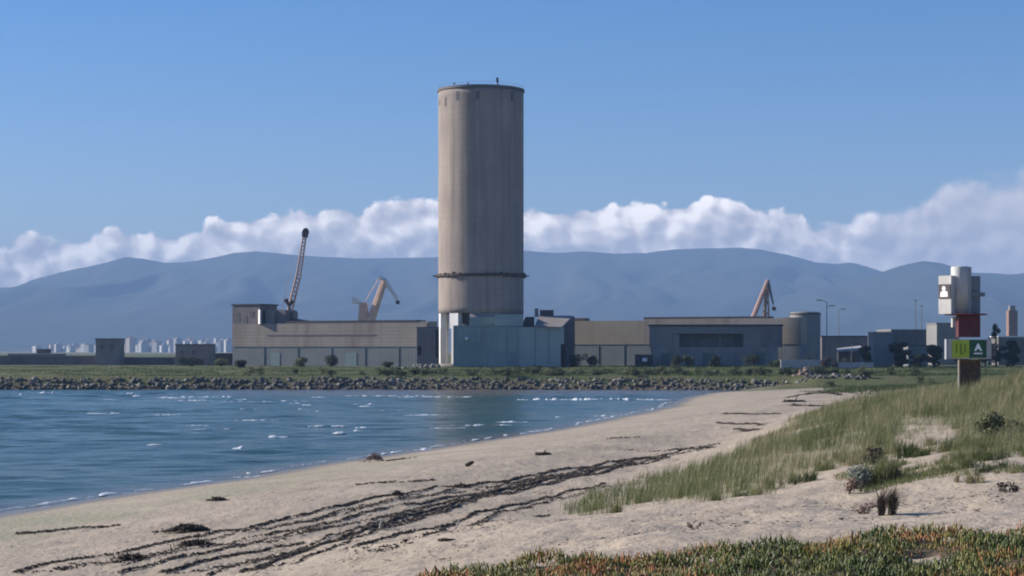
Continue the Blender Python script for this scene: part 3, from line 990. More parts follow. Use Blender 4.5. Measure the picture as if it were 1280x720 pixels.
for a, b, t in ((573, 600, 427), (604, 632, 424), (637, 646, 440)):
    MB().box(X(a, DH), X(b, DH), DH - 0.05, DH + .05, zb, Z(t, DH)).build("sliding_door", M['teal_dark'] if a != 604 else M['teal'], hall)
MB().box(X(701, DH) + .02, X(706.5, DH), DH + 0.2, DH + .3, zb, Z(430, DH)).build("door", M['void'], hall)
# the sheet roof of the wing rising away from us, hipped at both ends
rf = MB()
ye, yr = DH - .1, DH + 13
ze, zr = Z(408, DH) - .1, Z(394.5, DH + 13)
P_ = [(X(668, ye), ye, ze), (X(702, ye), ye, ze), (X(716, yr), yr, zr), (X(673.5, yr), yr, zr), (X(668, ye), ye, ze - .2), (X(702, ye), ye, ze - .2), (X(716, yr), yr, zr - .2), (X(673.5, yr), yr, zr - .2)]
rf.poly(P_, [(0, 1, 2, 3), (7, 6, 5, 4), (0, 4, 5, 1), (1, 5, 6, 2), (2, 6, 7, 3), (3, 7, 4, 0)])
wr_ = rf.build("roof", M['tan'], hall)
MB().prism([(X(651, DH + 4), zE), (X(668, DH + 4), zE), (X(668, DH + 4), Z(396, DH + 4)), (X(657, DH + 4), Z(396, DH + 4))], DH + 4, DH + 12).build("roof_hopper", M['fascia'], hall)
box_px(MB(), 675, 692, 387.5, 394.5, DH + 14, 3).build("roof_plant", M['steel_dark'], hall)
box_px(MB(), 668.5, 673, 385.5, 396, DH + 14, 1.5).build("vent_stack", M['purple_grey'], hall)
MB().box(X(703.5, 440), X(718.5, 440), 440.3, 452, zb, Z(395.5, 440)).build("gable_wall", M['purple_grey'], hall)
p = W(583.3, 423.2, DH - 0.3)
MB().lathe((p.x, p.y), [(0.02, p.z - .45), (0.35, p.z - .3), (0.45, p.z + .05), (0.3, p.z + .35), (0.02, p.z + .45)], 14).tube(p, p + Vector((0, .35, 0)), .06).build("floodlight", M['white_paint'], hall, True)

# ------------------------------------------------------------------ long tan and grey shed on the left of the silo
DL = 440.0
shed = thing("long_shed", "long low shed with tan upper band over blue-grey wall, left of the silo", "warehouse", (X(420, DL), DL, 2.9))
XOV = (X(420, DL), DL, R(25))
MB().box(X(290.5, DL), X(534, DL), DL, DL + 5, zb, Z(433.5, DL)).build("lower_wall", M['blue_grey'], shed)
MB().box(X(290.5, DL), X(534, DL), DL - .12, DL + 4.9, Z(433.5, DL) + .003, Z(404, DL)).build("upper_band", M['tan'], shed)
MB().box(X(355, DL), X(520, DL), DL + .3, DL + 4.8, Z(404, DL) + .003, Z(400.7, DL)).build("roof_edge", M['fascia'], shed)
MB().box(X(520, DL) + .003, X(535, DL), DL + .5, DL + 4.8, Z(404, DL) + .003, Z(402.5, DL)).build("roof_edge", M['roof_sheet'], shed)
MB().box(X(334, DL), X(470, DL), DL - .2, DL - .119, Z(419.5, DL), Z(418, DL)).build("dark_stripe", M['purple_grey'], shed)  # thin strip, darker than the tan band
tb = box_px(MB(), 290.5, 325, 380, 404, DL, 7.5, -0.02).build("tower_block", M['purple_grey'], shed)
box_px(MB(), 289.6, 326, 378.6, 380.2, DL - .2, 8.0).build("coping", M['fascia'], tb)
for a, b, c, e in ((294, 300, 390, 401), (304, 309, 394, 405), (312, 318, 388, 396)):
    box_px(MB(), a, b, c, e, DL - .06, .3).build("opening", M['dark_concrete'], tb)
Mw = Matrix.Translation((X(325, DL), DL - .3, 0)) @ Matrix.Rotation(R(-42), 4, 'Z')
MB().box(-.75, .75, -.1, .25, Z(404.5, DL), Z(386, DL), Mw).build("white_panel", M['white_paint'], shed)  # white panel turned left into the sun, standing in for a lit wall face
MB().box(X(328.5, DL), X(340, DL), DL + 1.0, DL + 7, Z(404, DL), Z(386, DL)).build("plant_room", M['grey_concrete'], shed)
MB().box(X(340, DL) + .003, X(352, DL), DL + 1.6, DL + 6.8, Z(404, DL), Z(386.6, DL)).build("plant_room", M['purple_grey'], shed)  # shaded half of the block, its shade put into a darker material
p = W(347.3, 387, DL + 5)
dv = MB().tube(p, p + Vector((0, 0, 1.0)), .3).tube(p + Vector((0, 0, .9)), p + Vector((-.95, 0, 2.5)), .22, .62, 7).tube(p + Vector((0, 0, .9)), p + Vector((.8, .2, 2.2)), .22, .55, 7)
dv.build("forked_cowl", M['steel_dark'], shed)
MB().box(X(351, DL), X(355.5, DL), DL + 4, DL + 6, Z(404, DL), Z(389, DL)).build("stub_stack", M['steel_grey'], shed)
MB().prism([(X(352, DL), Z(404, DL)), (X(374, DL), Z(403, DL)), (X(370, DL), Z(400, DL)), (X(355, DL), Z(397.5, DL))], DL + 3, DL + 6).build("conveyor", M['steel_dark'], shed)
for a_, b_ in ((338, 350), (432, 446)):
    MB().box(X(a_, DL), X(b_, DL), DL - .06, DL + .1, zb, Z(441, DL)).build("roller_door", M['teal_dark'], shed)
for px in (330, 372, 414, 456, 498):
    MB().box(X(px, DL) - .14, X(px, DL) + .14, DL - .1, DL, zb, Z(434.5, DL)).build("downpipe", M['blue_grey'], shed)
shed.rotation_euler.z = -XOV[2]
XOV = None
DA = 429.0
an = thing("annex_block", "dark grey windowless annex block between the long shed and the silo's white piers", "annex", (X(534, DA), DA, 2.9))
box_px(MB(), 521, 547.5, 409.5, 470, DA, 5.5).build("annex_wall", M['purple_grey'], an)
box_px(MB(), 520.6, 548, 408.6, 409.8, DA - .1, 5.8).build("coping", M['dark_concrete'], an)
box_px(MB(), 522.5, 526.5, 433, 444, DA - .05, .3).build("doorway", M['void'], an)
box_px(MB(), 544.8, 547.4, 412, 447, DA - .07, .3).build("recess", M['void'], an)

# ------------------------------------------------------------------ long shed on the right
DR = 452.0
rs = thing("long_shed", "long tan shed with a dark roof line, right of the silo", "warehouse", (X(860, DR), DR, 2.9))
XOV = (X(860, DR), DR, R(25))
MB().box(X(712, DR), X(1001, DR), DR, DR + 5, zb, Z(430.5, DR)).build("lower_wall", M['blue_grey'], rs)
MB().box(X(712, DR), X(806, DR), DR - .12, DR + 4.9, Z(430.5, DR) + .003, Z(400.3, DR)).build("upper_band", M['tan_ochre'], rs)
MB().box(X(806, DR) + .003, X(978, DR), DR - .1, DR + 4.9, Z(430.5, DR) + .003, Z(398.6, DR)).build("upper_band", M['tan'], rs)
MB().box(X(978, DR) + .006, X(1001, DR), DR - .14, DR + 4.9, Z(430.5, DR) + .003, Z(397.8, DR)).build("upper_band", M['tan_ochre'], rs)
MB().box(X(804, DR), X(960, DR), DR + .3, DR + 4.5, Z(399, DR), Z(396, DR)).build("roof_edge", M['fascia'], rs)
box_px(MB(), 716, 729, 396.6, 400.5, DR + 1, 3).build("roof_plant", M['steel_dark'], rs)
for px in (748, 780):
    MB().box(X(px, DR) - .14, X(px, DR) + .14, DR - .1, DR, zb, Z(431.5, DR)).build("downpipe", M['blue_grey'], rs)
rs.rotation_euler.z = -XOV[2]
XOV = None
DD = 435.0
dh = thing("loading_hall", "dark blue-grey loading hall with a wide recessed bay in front of the right tan shed", "hall", (X(896, DD), DD, 2.9))
zf, zl_ = Z(408, DD), Z(434, DD)
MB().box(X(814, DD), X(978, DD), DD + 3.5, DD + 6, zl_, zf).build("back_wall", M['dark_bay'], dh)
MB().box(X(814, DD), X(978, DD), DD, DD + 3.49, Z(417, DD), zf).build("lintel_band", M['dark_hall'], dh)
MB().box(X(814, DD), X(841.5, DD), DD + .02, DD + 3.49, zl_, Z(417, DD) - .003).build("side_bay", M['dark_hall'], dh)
MB().box(X(841.6, DD), X(849, DD), DD - .15, DD + 3.4, zl_, Z(418, DD)).build("pillar", M['grey_concrete'], dh)
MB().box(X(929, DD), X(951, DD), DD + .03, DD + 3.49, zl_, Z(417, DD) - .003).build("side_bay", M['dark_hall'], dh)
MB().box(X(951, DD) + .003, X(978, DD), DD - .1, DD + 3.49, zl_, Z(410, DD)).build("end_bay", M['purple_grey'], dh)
MB().box(X(812.5, DD), X(979, DD), DD - .25, DD + 6.2, zf + .003, zf + .45).build("roof", M['fascia'], dh)
MB().box(X(816, DD), X(972, DD), DD - .4, DD + 6, zb, zl_ - .004).build("base_wall", M['grey_concrete'], dh)
for a_, b_ in ((826, 838), (878, 892), (944, 956)):
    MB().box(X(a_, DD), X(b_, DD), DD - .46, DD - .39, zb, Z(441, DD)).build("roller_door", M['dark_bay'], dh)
for k, px in enumerate((866, 884, 902, 917)):
    MB().box(X(px, DD) - .12, X(px, DD) + .12, DD + 3.3, DD + 3.49, zl_, Z(417, DD)).build("mullion", M['dark_hall'], dh)

tank = thing("round_tank", "dark grey cylindrical tank behind the end of the right tan shed", "tank", (X(1006.5, 470), 470, 2.9))
tr = 19 / F * 470
MB().lathe((X(1006.5, 470), 470), [(tr, zb), (tr, Z(392, 470)), (tr * 0.97, Z(390.4, 470)), (0.01, Z(389, 470))], 40).build("tank_shell", M['dark_hall'], tank, True)
rm = MB().lathe((X(1006.5, 470), 470), [(tr + .12, Z(393.4, 470)), (tr + .12, Z(392, 470)), (tr - .1, Z(391.7, 470))], 40)
rm.build("rim", M['fascia'], tank)
ld = MB()
lx = X(1021, 470)
for s_ in (-.25, .25): ld.tube((lx + s_, 470 - tr * .72, zb), (lx + s_, 470 - tr * .72, Z(391, 470)), .05, n=5)
ld.build("ladder", M['steel_grey'], tank)


# ------------------------------------------------------------------ cranes in the harbour behind
def lattice(mb, p0, p1, w0, w1, n, r):
    """square lattice boom"""
    p0, p1 = Vector(p0), Vector(p1)
    ax = (p1 - p0).normalized()
    sx = ax.cross(Vector((0, 1, 0))).normalized()
    sy = Vector((0, 1, 0))
    prev = None
    for i in range(n + 1):
        t = i / n
        c = p0.lerp(p1, t)
        w = (w0 + (w1 - w0) * t) / 2
        q = [c + sx * w + sy * w, c - sx * w + sy * w, c - sx * w - sy * w, c + sx * w - sy * w]
        if prev:
            for k in range(4):
                mb.tube(prev[k], q[k], r, n=4)
                mb.tube(prev[k], q[(k + 1) % 4], r * .6, n=4)
        prev = q
    return mb


DC = 520.0
c1 = thing("mobile_crane", "tall slender dark boom crane rising steeply behind the left shed's plant rooms", "crane", (X(356, DC), DC, 3.0))
foot, tip = W(357, 410, DC), W(381.3, 292, DC)
bm_ = MB()
mid = W(373, 345, DC)
lattice(bm_, foot, mid, 1.25, 1.15, 12, .17)
lattice(bm_, mid, tip, 1.15, .8, 12, .15)
boom = bm_.build("boom", M['crane_brown'], c1)
hd = W(382, 291, DC)
MB().prism([(hd.x - .9, hd.z - 1.2), (hd.x + .5, hd.z - 1.4), (hd.x + .95, hd.z + .3), (hd.x + .5, hd.z + 1.3), (hd.x - .4, hd.z + 1.2), (hd.x - 1.0, hd.z + .2)], DC - .5, DC + .5).build("boom_head", M['steel_dark'], boom)
MB().path([W(366, 320, DC), W(353, 385, DC)], .035, 4).path([W(381, 292, DC), W(351, 388, DC)], .035, 4).build("stay", M['steel_grey'], c1)
MB().box(X(346, DC), X(364, DC), DC - 2, DC + 4, 6, Z(402, DC)).build("cab_house", M['steel_dark'], c1, bevel=.1)
for px in (348, 362):
    for yo in (-1.5, 3.5): MB().box(X(px, DC) - .6, X(px, DC) + .6, DC + yo - .6, DC + yo + .6, 2.4, 6.0).build("leg", M['steel_dark'], c1)


def jib_crane(name, label, d, pts, mats, solid=True, fat=1.0):
    c = thing(name, label, "crane", (X(pts['foot'][0], d), d, 3.0))
    A = lambda q, y=0.0: W(q[0], q[1], d) + Vector((0, y, 0))
    b = MB()
    for y in (-1.1, 1.1):
        b.path([A(pts['foot'], y), A(pts['knee'], y * .45)], [.62 * fat, .46 * fat], 6)
    for k in range(1, 9):
        t = k / 9
        b.tube(A(pts['foot'], -1.1).lerp(A(pts['knee'], -.5), t), A(pts['foot'], 1.1).lerp(A(pts['knee'], .5), min(1, t + .08)), .15, n=5)
    bo = b.build("boom", mats[0], c)
    j = MB()
    for y in (-.5, .5):
        j.path([A(pts['knee'], y), A(pts['tip'], y * .3)], [.40 * fat, .22 * fat], 6)
        j.path([A(pts['back'], y), A(pts['knee'], y)], [.3 * fat, .4 * fat], 6)
        j.path([A(pts['back'], y), A(pts['tip'], y * .3)], .10, 5)
    for k in range(1, 8):
        t = k / 8
        j.tube(A(pts['knee']).lerp(A(pts['tip']), t), A(pts['back']).lerp(A(pts['tip']), t), .09, n=4)
    j.build("jib", mats[1], c)
    MB().path([A(pts['back']), A(pts['mast'])], .09, 5).build("tie_rod", mats[0], c)
    h = A(pts['hook'])
    MB().tube(A(pts['tip']), h, .05, n=4).box(h.x - .5, h.x + .5, h.y - .4, h.y + .4, h.z - .7, h.z + .3).build("hook_block", M['steel_dark'], c)
    m0, m1 = A(pts['mast_foot']), A(pts['mast'])
    mm_ = MB()
    if solid:
        mm_.prism([(m0.x - 2.0, 6), (m0.x + 2.2, 6), (m1.x + 1.0, m1.z), (m1.x - 1.1, m1.z)], d - 1.6, d + 1.6)
    else:
        for sx in (-1.3, 1.3):
            for sy in (-1.2, 1.2): mm_.tube((m0.x + sx, d + sy, 6), (m1.x + sx * .3, d + sy * .3, m1.z), .2, .14, 5)
        for k in range(6):
            t0, t1 = k / 6, (k + 1) / 6
            for sy in (-1.2, 1.2):
                mm_.tube((m0.x - 1.3 + t0 * .9 + (m1.x - m0.x) * t0, d + sy * (1 - .7 * t0), 6 + (m1.z - 6) * t0), (m0.x + 1.3 - t1 * .9 + (m1.x - m0.x) * t1, d + sy * (1 - .7 * t1), 6 + (m1.z - 6) * t1), .1, n=4)
    mm_.build("mast", mats[2], c)
    for sx in (-3.6, 3.6):
        for sy in (-3.6, 3.6):
            MB().tube((m0.x + sx, d + sy, 2.4), (m0.x + sx * .5, d + sy * .5, 6.2), .5, .4, 6).build("leg", mats[2], c)
    MB().box(m0.x - 3, m0.x + 3, d - 3, d + 3, 6.0, 7.0).build("portal", mats[2], c)
    return c, A


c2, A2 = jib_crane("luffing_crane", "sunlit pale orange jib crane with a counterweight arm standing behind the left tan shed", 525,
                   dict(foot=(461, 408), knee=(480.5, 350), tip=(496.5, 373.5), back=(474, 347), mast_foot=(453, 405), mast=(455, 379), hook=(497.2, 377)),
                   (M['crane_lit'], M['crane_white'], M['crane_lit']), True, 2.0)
a_, b_ = A2((443.5, 376)), A2((458.5, 380.5))
MB().path([a_ + Vector((0, -.7, 0)), b_ + Vector((0, -.7, 0))], .5, 6).path([a_ + Vector((0, .7, 0)), b_ + Vector((0, .7, 0))], .5, 6).build("counter_arm", M['crane_white'], c2)
MB().box(a_.x - .6, a_.x + .9, a_.y - 1.2, a_.y + 1.2, a_.z - .9, a_.z + .9).build("counterweight", M['crane_white'], c2)
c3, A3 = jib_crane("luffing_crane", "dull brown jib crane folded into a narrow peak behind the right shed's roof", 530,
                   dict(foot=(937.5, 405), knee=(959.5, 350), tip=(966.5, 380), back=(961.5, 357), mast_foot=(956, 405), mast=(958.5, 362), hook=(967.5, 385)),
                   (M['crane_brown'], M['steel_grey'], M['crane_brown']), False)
MB().path([A3((959.5, 350)), A3((955.5, 405))], .3, 5).path([A3((941, 405)), A3((958, 360))], .2, 5).build("back_stay", M['crane_brown'], c3)

# ------------------------------------------------------------------ lower buildings along the shore
def block(name, label, cat, px0, px1, pya, pyb, d, depth, m, roof=None, group=None, openings=(), coping=True):
    t = thing(name, label, cat, (X((px0 + px1) / 2, d), d, 2.8), group)
    w = MB().box(X(px0, d), X(px1, d), d, d + depth, G0, Z(pya, d)).build("wall", m, t)
    if coping:
        MB().box(X(px0, d) - .15, X(px1, d) + .15, d - .15, d + depth + .15, Z(pya, d) + .002, Z(pya, d) + .3).build("roof", roof or M['dark_concrete'], t)
    for (a, b, c, e, mm) in openings:
        MB().box(X(a, d), X(b, d), d - .06, d + .2, Z(e, d), Z(c, d)).build("window" if e - c < 7 else "door", mm, t)
    return t


block("blockhouse", "plain square grey blockhouse standing alone above the left embankment wall", "building", 119.5, 149.5, 424.5, 460, 472, 6, M['grey_concrete'], openings=((125, 129, 431, 436, M['dark_concrete']), (138, 142, 431, 436, M['dark_concrete'])))
block("low_building", "low flat grey building half hidden by dark bushes just left of the long shed", "building", 219.5, 262, 431.5, 462, 462, 9, M['grey_concrete'], openings=((226, 230, 438, 443, M['dark_concrete']), (240, 244, 438, 443, M['dark_concrete'])))
block("low_building", "low dark shed filling the gap between grey building and long shed", "shed", 262.5, 290, 443, 462, 474, 8, M['dark_concrete'])
w1 = block("boundary_wall", "long grey boundary wall behind the green bank on the far left", "wall", -120, 119, 446, 462, 478, .4, M['purple_grey'], M['grey_concrete'])
w2 = block("boundary_wall", "grey boundary wall running between the blockhouse and the low grey building", "wall", 150, 219, 448, 462, 478, .4, M['purple_grey'], M['grey_concrete'])
block("low_building", "long low pale-roofed shed behind the boundary wall on the far left", "shed", 10, 72, 443.2, 450, 500, 9, M['grey_concrete'], M['pale_concrete'])
block("roof_hut", "small dark hut poking above the far left boundary wall", "hut", 46, 58, 437.5, 450, 510, 5, M['dark_concrete'])
block("grey_shed", "dull brown long shed with a dark roof beside the round tank", "shed", 1027, 1092, 421, 462, 500, 20, M['purple_grey'], M['fascia'])
t = thing("open_shed", "open shed with a sunlit white sloping roof in front of the brown shed", "shed", (X(1060, 470), 470, 2.8))
MB().poly([(X(1044, 470), 468, Z(439, 468)), (X(1076, 470), 468, Z(436, 468)), (X(1076, 474), 474, Z(432, 474)), (X(1046, 474), 474, Z(435.5, 474)),
           (X(1044, 470), 468, Z(439, 468) - .2), (X(1076, 470), 468, Z(436, 468) - .2), (X(1076, 474), 474, Z(432, 474) - .2), (X(1046, 474), 474, Z(435.5, 474) - .2)],
          [(0, 1, 2, 3), (7, 6, 5, 4), (0, 4, 5, 1), (1, 5, 6, 2), (2, 6, 7, 3), (3, 7, 4, 0)]).build("roof", M['pale_concrete'], t)
MB().box(X(1046, 474), X(1075, 474), 472, 473.8, G0, Z(439.5, 474)).build("wall", M['dark_concrete'], t)
for px in (1045.5, 1060, 1075):
    MB().tube((X(px, 470), 468.4, G0), (X(px, 470), 468.4, Z(438.3, 468)), .09).build("post", M['steel_grey'], t)
block("substation", "tall blue-grey windowless block standing left of the dark trees and the sign tower", "building", 1092, 1116, 416.5, 465, 430, 7, M['blue_grey'], M['grey_concrete'])
block("grey_shed", "wide dark flat-roofed building behind the trees left of the sign tower", "building", 1114, 1168, 413, 462, 520, 20, M['dark_concrete'], M['grey_concrete'])
block("low_building", "low blue-grey building between the dark trees left of the sign tower", "building", 1135, 1160, 433, 462, 440, 8, M['blue_grey'])
block("grey_shed", "slate grey building just behind the sign tower's green panel", "building", 1171, 1199, 405, 462, 480, 12, M['dark_hall'], M['purple_grey'])
block("road_parapet", "pale concrete parapet along the road below the round tank", "parapet", 976, 1030, 449.5, 460, 404, .5, M['pale_concrete'], coping=False)
block("road_parapet", "low pale parapet stretch running towards the blue-grey block", "parapet", 1031, 1092, 453, 462, 404, .5, M['pale_concrete'], coping=False)
t = thing("water_tank", "small white plastic tank on a dark stand in front of the right tan shed", "tank", (X(806, 428), 428, 2.8))
MB().box(X(803, 428), X(809, 428), 428, 429, Z(452, 428), Z(447.5, 428)).build("tank_body", M['white_paint'], t, bevel=.1)
MB().box(X(795, 428), X(816, 428), 429.2, 432, G0, Z(443, 428)).build("stand", M['fascia'], t)
t = thing("tower_block", "distant brown tower with a pale cap at the right edge beyond the tree", "tower", (X(1266, 900), 900, 3))
MB().box(X(1261, 900), X(1272, 900), 900, 905, 0, Z(388, 900)).build("wall", M['crane_rust'], t)
MB().box(X(1263, 900), X(1270, 900), 901, 904, Z(388, 900) + .01, Z(382, 900)).build("cap", M['grey_concrete'], t)
block("low_building", "low building with a pale roof right of the dark cypress", "building", 1248, 1300, 421.5, 462, 470, 10, M['dark_concrete'], M['white_paint'])

# rubble at the silo's foot, pyramid of rubble by the beach
def rock_mesh(seed, sub=2):
    bm = bmesh.new()
    bmesh.ops.create_icosphere(bm, subdivisions=sub, radius=0.5)
    r_ = random.Random(seed)
    planes = [(Vector((r_.uniform(-1, 1), r_.uniform(-1, 1), r_.uniform(-1, 1))).normalized(), r_.uniform(.24, .42)) for _ in range(11)]
    for v in bm.verts:
        for n, dd in planes:
            e = v.co.dot(n) - dd
            if e > 0: v.co -= n * e
        v.co += Vector((r_.uniform(-1, 1), r_.uniform(-1, 1), r_.uniform(-1, 1))) * .02
    me = bpy.data.meshes.new("boulder")
    bm.to_mesh(me)
    bm.free()
    return me


RK = []
for i in range(9):
    for key in ('rock', 'rock_pale', 'rock_wet'):
        me = rock_mesh(100 + i)
        me.materials.append(M[key])
        RK.append((key, me))


def rock_np(seed):
    me = rock_mesh(seed, 1)
    v = np.array([v.co[:] for v in me.vertices])
    f = np.array([p.vertices[:] for p in me.polygons])
    bpy.data.meshes.remove(me)
    return v, f


def heap(name, label, cat, cx, cy, cz, wx_, wy_, hh, n, smin, smax, m, kind=None, peak=1.0, zfun=None, seed=0):
    shapes = [rock_np(500 + seed * 7 + k) for k in range(4)]
    r_ = random.Random(seed)
    V, T, b = [], [], 0
    for i in range(n):
        v, f = shapes[i % 4]
        u, w = r_.gauss(0, .33), r_.gauss(0, .33)
        rr = math.hypot(u, w)
        s = r_.uniform(smin, smax)
        rot = np.array(Matrix.Rotation(r_.uniform(0, 6.3), 3, Vector((r_.uniform(-1, 1), r_.uniform(-1, 1), 1)).normalized()))
        q = (v * np.array([s * 1.2, s, s * .8])) @ rot.T
        z0 = cz + max(0, hh * (1 - rr ** peak * 1.0)) * r_.uniform(.3, 1)
        V.append(q + np.array([cx + u * wx_, cy + w * wy_, z0]))
        T.append(f + b)
        b += len(v)
    o = big_mesh(name, np.concatenate(V), None, np.concatenate(T), m, base=(cx, cy, cz))
    o.location = (cx, cy, cz)
    return tag(o, label, cat, kind=kind)


cx_, cy_ = X(532, 418), 418
heap("rubble_heap", "pale heap of broken concrete beside the silo's white piers", "rubble heap", cx_, cy_, gz(cx_, cy_) - .1, 7.5, 3, 1.3, 120, .35, 1.0, M['rock_pale'], seed=1)
cx_, cy_ = X(1007, 330), 330
heap("rubble_mound", "pinkish pointed mound of rubble on the embankment under the round tank", "rubble mound", cx_, cy_, gz(cx_, cy_) - .1, 2.4, 1.6, 1.9, 110, .3, .8, M['rock_pink'], peak=.7, seed=2)

# ------------------------------------------------------------------ boulders of the embankment
P = [Vector((X(1075, 320), 320.5))] + [Vector(p) for p in ripline[1:5]]
P = [Vector((60, 318.5)), Vector((46, 321))] + [Vector(p) for p in ripline[1:5]]
cum = [0]
for a, b in zip(P, P[1:]): cum.append(cum[-1] + (b - a).length)


def along(t):
    s = t * cum[-1]
    for i in range(len(P) - 1):
        if s <= cum[i + 1] or i == len(P) - 2:
            return P[i].lerp(P[i + 1], (s - cum[i]) / (cum[i + 1] - cum[i]))


nB = 0
for row, (off, zz_, cnt) in enumerate(((0.3, .10, 116), (1.6, .75, 100), (3.1, 1.45, 84))):
    for k in range(cnt):
        t_ = (k + rnd.uniform(.1, .9)) / cnt * .965
        c = along(t_)
        x, y = c.x, c.y + off + rnd.uniform(-.4, .6)
        pxr = 640 + x / y * F
        s = rnd.uniform(.5, 1.15) * (1.15 if pxr < 520 else 1.0)
        pale = (670 < pxr < 760 and row > 0) or rnd.random() < (.26 if row else .1)
        wet_ = row == 0 and rnd.random() < .75
        key = 'rock_wet' if wet_ else ('rock_pale' if pale else 'rock')
        me = rnd.choice([m_ for k_, m_ in RK if k_ == key])
        o = bpy.data.objects.new("boulder", me)
        C.objects.link(o)
        o.location = (x, y, max(zz_ - .15, gz(x, y)) + rnd.uniform(-.1, .2))
        o.scale = (s * rnd.uniform(.95, 1.6), s, s * rnd.uniform(.7, 1.05))
        o.rotation_euler = (rnd.uniform(-.4, .4), rnd.uniform(-.4, .4), rnd.uniform(0, 6.28))
        if key == 'rock_wet': tag(o, "dark wet boulder at the waterline of the far embankment", "boulder", "dark wet boulders along the waterline")
        elif key == 'rock_pale': tag(o, "pale dry boulder on the slope of the far embankment", "boulder", "pale boulders on the embankment")
        else: tag(o, "mid grey boulder on the slope of the far embankment", "boulder", "grey boulders on the embankment")
        nB += 1
shapes = [rock_np(900 + k) for k in range(5)]
V, T, b = [], [], 0
for i in range(1700):
    t_ = rnd.random()
    c = along(t_) if i < 1300 else Vector((rnd.uniform(-420, -100), 0))
    if i >= 1300: c.y = 327 + (-100 - c.x) * .024
    off = rnd.uniform(0, 4.6)
    x, y = c.x, c.y + off
    s = rnd.uniform(.3, .95) if i < 1300 else rnd.uniform(.8, 1.6)
    v, f = shapes[i % 5]
    rot = np.array(Matrix.Rotation(rnd.uniform(0, 6.3), 3, Vector((rnd.uniform(-1, 1), rnd.uniform(-1, 1), 1)).normalized()))
    V.append((v * np.array([s * 1.3, s, s * .8])) @ rot.T + np.array([x, y, max(gz(x, y), -.1) + rnd.uniform(-.05, .15)]))
    T.append(f + b)
    b += len(v)
tag(big_mesh("rock_fill", np.concatenate(V), None, np.concatenate(T), M['rock']), "small dark stones filling the gaps of the embankment", "stones", kind='stuff')

# ------------------------------------------------------------------ leaves, bushes, trees
def leaf_cloud(blobs, n, size, seed, up=0.35, aspect=2.2):
    """leaf-sized quads spread through blobs [(cx,cy,cz,rx,ry,rz)] -> verts, quads, tint"""
    r_ = np.random.default_rng(seed)
    B = np.array(blobs, dtype=float)
    vol = B[:, 3] * B[:, 4] * B[:, 5]
    k = r_.choice(len(B), n, p=vol / vol.sum())
    u = r_.normal(size=(n, 3))
    u /= np.linalg.norm(u, axis=1, keepdims=True)
    rad = r_.uniform(0.25, 1.0, n) ** 0.5
    c = B[k, :3] + u * rad[:, None] * B[k, 3:]
    nrm = u + r_.normal(size=(n, 3)) * .6 + np.array([0, 0, up])
    nrm /= np.linalg.norm(nrm, axis=1, keepdims=True)
    t = np.cross(nrm, r_.normal(size=(n, 3)))
    t /= np.linalg.norm(t, axis=1, keepdims=True) + 1e-9
    s = np.cross(nrm, t)
    L = size * r_.uniform(.6, 1.4, n)
    a = t * L[:, None] * .5
    b = s * (L / aspect)[:, None] * .5
    V = np.stack([c - a, c + b, c + a, c - b], 1).reshape(-1, 3)
    Q = np.arange(4 * n).reshape(n, 4)
    tint = np.repeat(np.clip(r_.normal(.45, .22, n) + .15 * (k % 3 - 1), 0, 1), 4)
    return V, Q, tint


def bush(name, label, cat, x, y, w, h, m, n=420, leaf=.22, group=None, z=None, seed=0, twig='bark', lean=0.0, stalks=0):
    z = gz(x, y) if z is None else z
    t = thing(name, label, cat, (x, y, z), group)
    r_ = random.Random(seed + int(x * 13) + int(y * 7))
    bl = []
    st = MB()
    for i in range(7):
        a, rr = r_.uniform(0, 6.28), r_.uniform(0, .42)
        q = (x + math.cos(a) * rr * w + lean * w * .3, y + math.sin(a) * rr * w * .8, z + h * r_.uniform(.16, .68))
        s = r_.uniform(.17, .31)
        bl.append(q + (w * s, w * s, h * s))
        st.tube((x + r_.uniform(-.05, .05) * w, y, z - .05), q, max(.008, w * .018), max(.004, w * .006), 5)
    for i in range(stalks):
        a = r_.uniform(-1, 1)
        b0 = Vector((x + a * w * .42, y + r_.uniform(-.2, .2) * w, z - .03))
        wst = Vector((x + a * w * .16, y + r_.uniform(-.1, .1) * w, z + h * .38))
        tp = Vector((x + (a + r_.uniform(-.4, .4)) * w * .45, y + r_.uniform(-.3, .3) * w, z + h * r_.uniform(.7, 1.05)))
        st.path([b0, wst, tp], [.02, .016, .006], 5)
    st.build("stem", M[twig], t)
    V, Q, ti = leaf_cloud(bl, n, leaf, seed + int(abs(x) * 31))
    big_mesh("foliage", V, Q, None, M[m], dict(tint=ti), parent=t).parent = t
    return t


def tree(name, label, cat, x, y, w, h, m, n=1500, leaf=.4, group=None, trunk=.3, seed=0, tall=False):
    z = gz(x, y)
    t = thing(name, label, cat, (x, y, z), group)
    r_ = random.Random(seed)
    tr_ = MB()
    tr_.path([(x, y, z - .2), (x + .1, y, z + h * .3), (x - .05, y, z + h * .62)], [w * .06 + .06, w * .045 + .04, .04], 7)
    bl = []
    for i in range(13 if not tall else 11):
        a = r_.uniform(0, 6.28)
        hh = r_.uniform(trunk + .05, .9)
        wid = (math.sin(math.pi * min(1, (hh - trunk * .6) / (1.06 - trunk * .6))) ** .7) if not tall else (1.1 - hh) * .9 + .15
        rr = r_.uniform(.1, .34) * wid
        q = (x + math.cos(a) * rr * w, y + math.sin(a) * rr * w, z + hh * h)
        s = r_.uniform(.13, .24) * (0.6 + .5 * wid)
        bl.append(q + (w * s, w * s, h * s * (.55 if not tall else .45)))
        tr_.tube((x, y, z + h * max(.15, hh - .3)), q, w * .018 + .02, .015, 5)
    tr_.build("trunk", M['bark'], t)
    V, Q, ti = leaf_cloud(bl, n, leaf, seed + 5)
    big_mesh("crown", V, Q, None, M[m], dict(tint=ti), parent=t).parent = t
    return t


def X_(px, d): return X(px, d), d


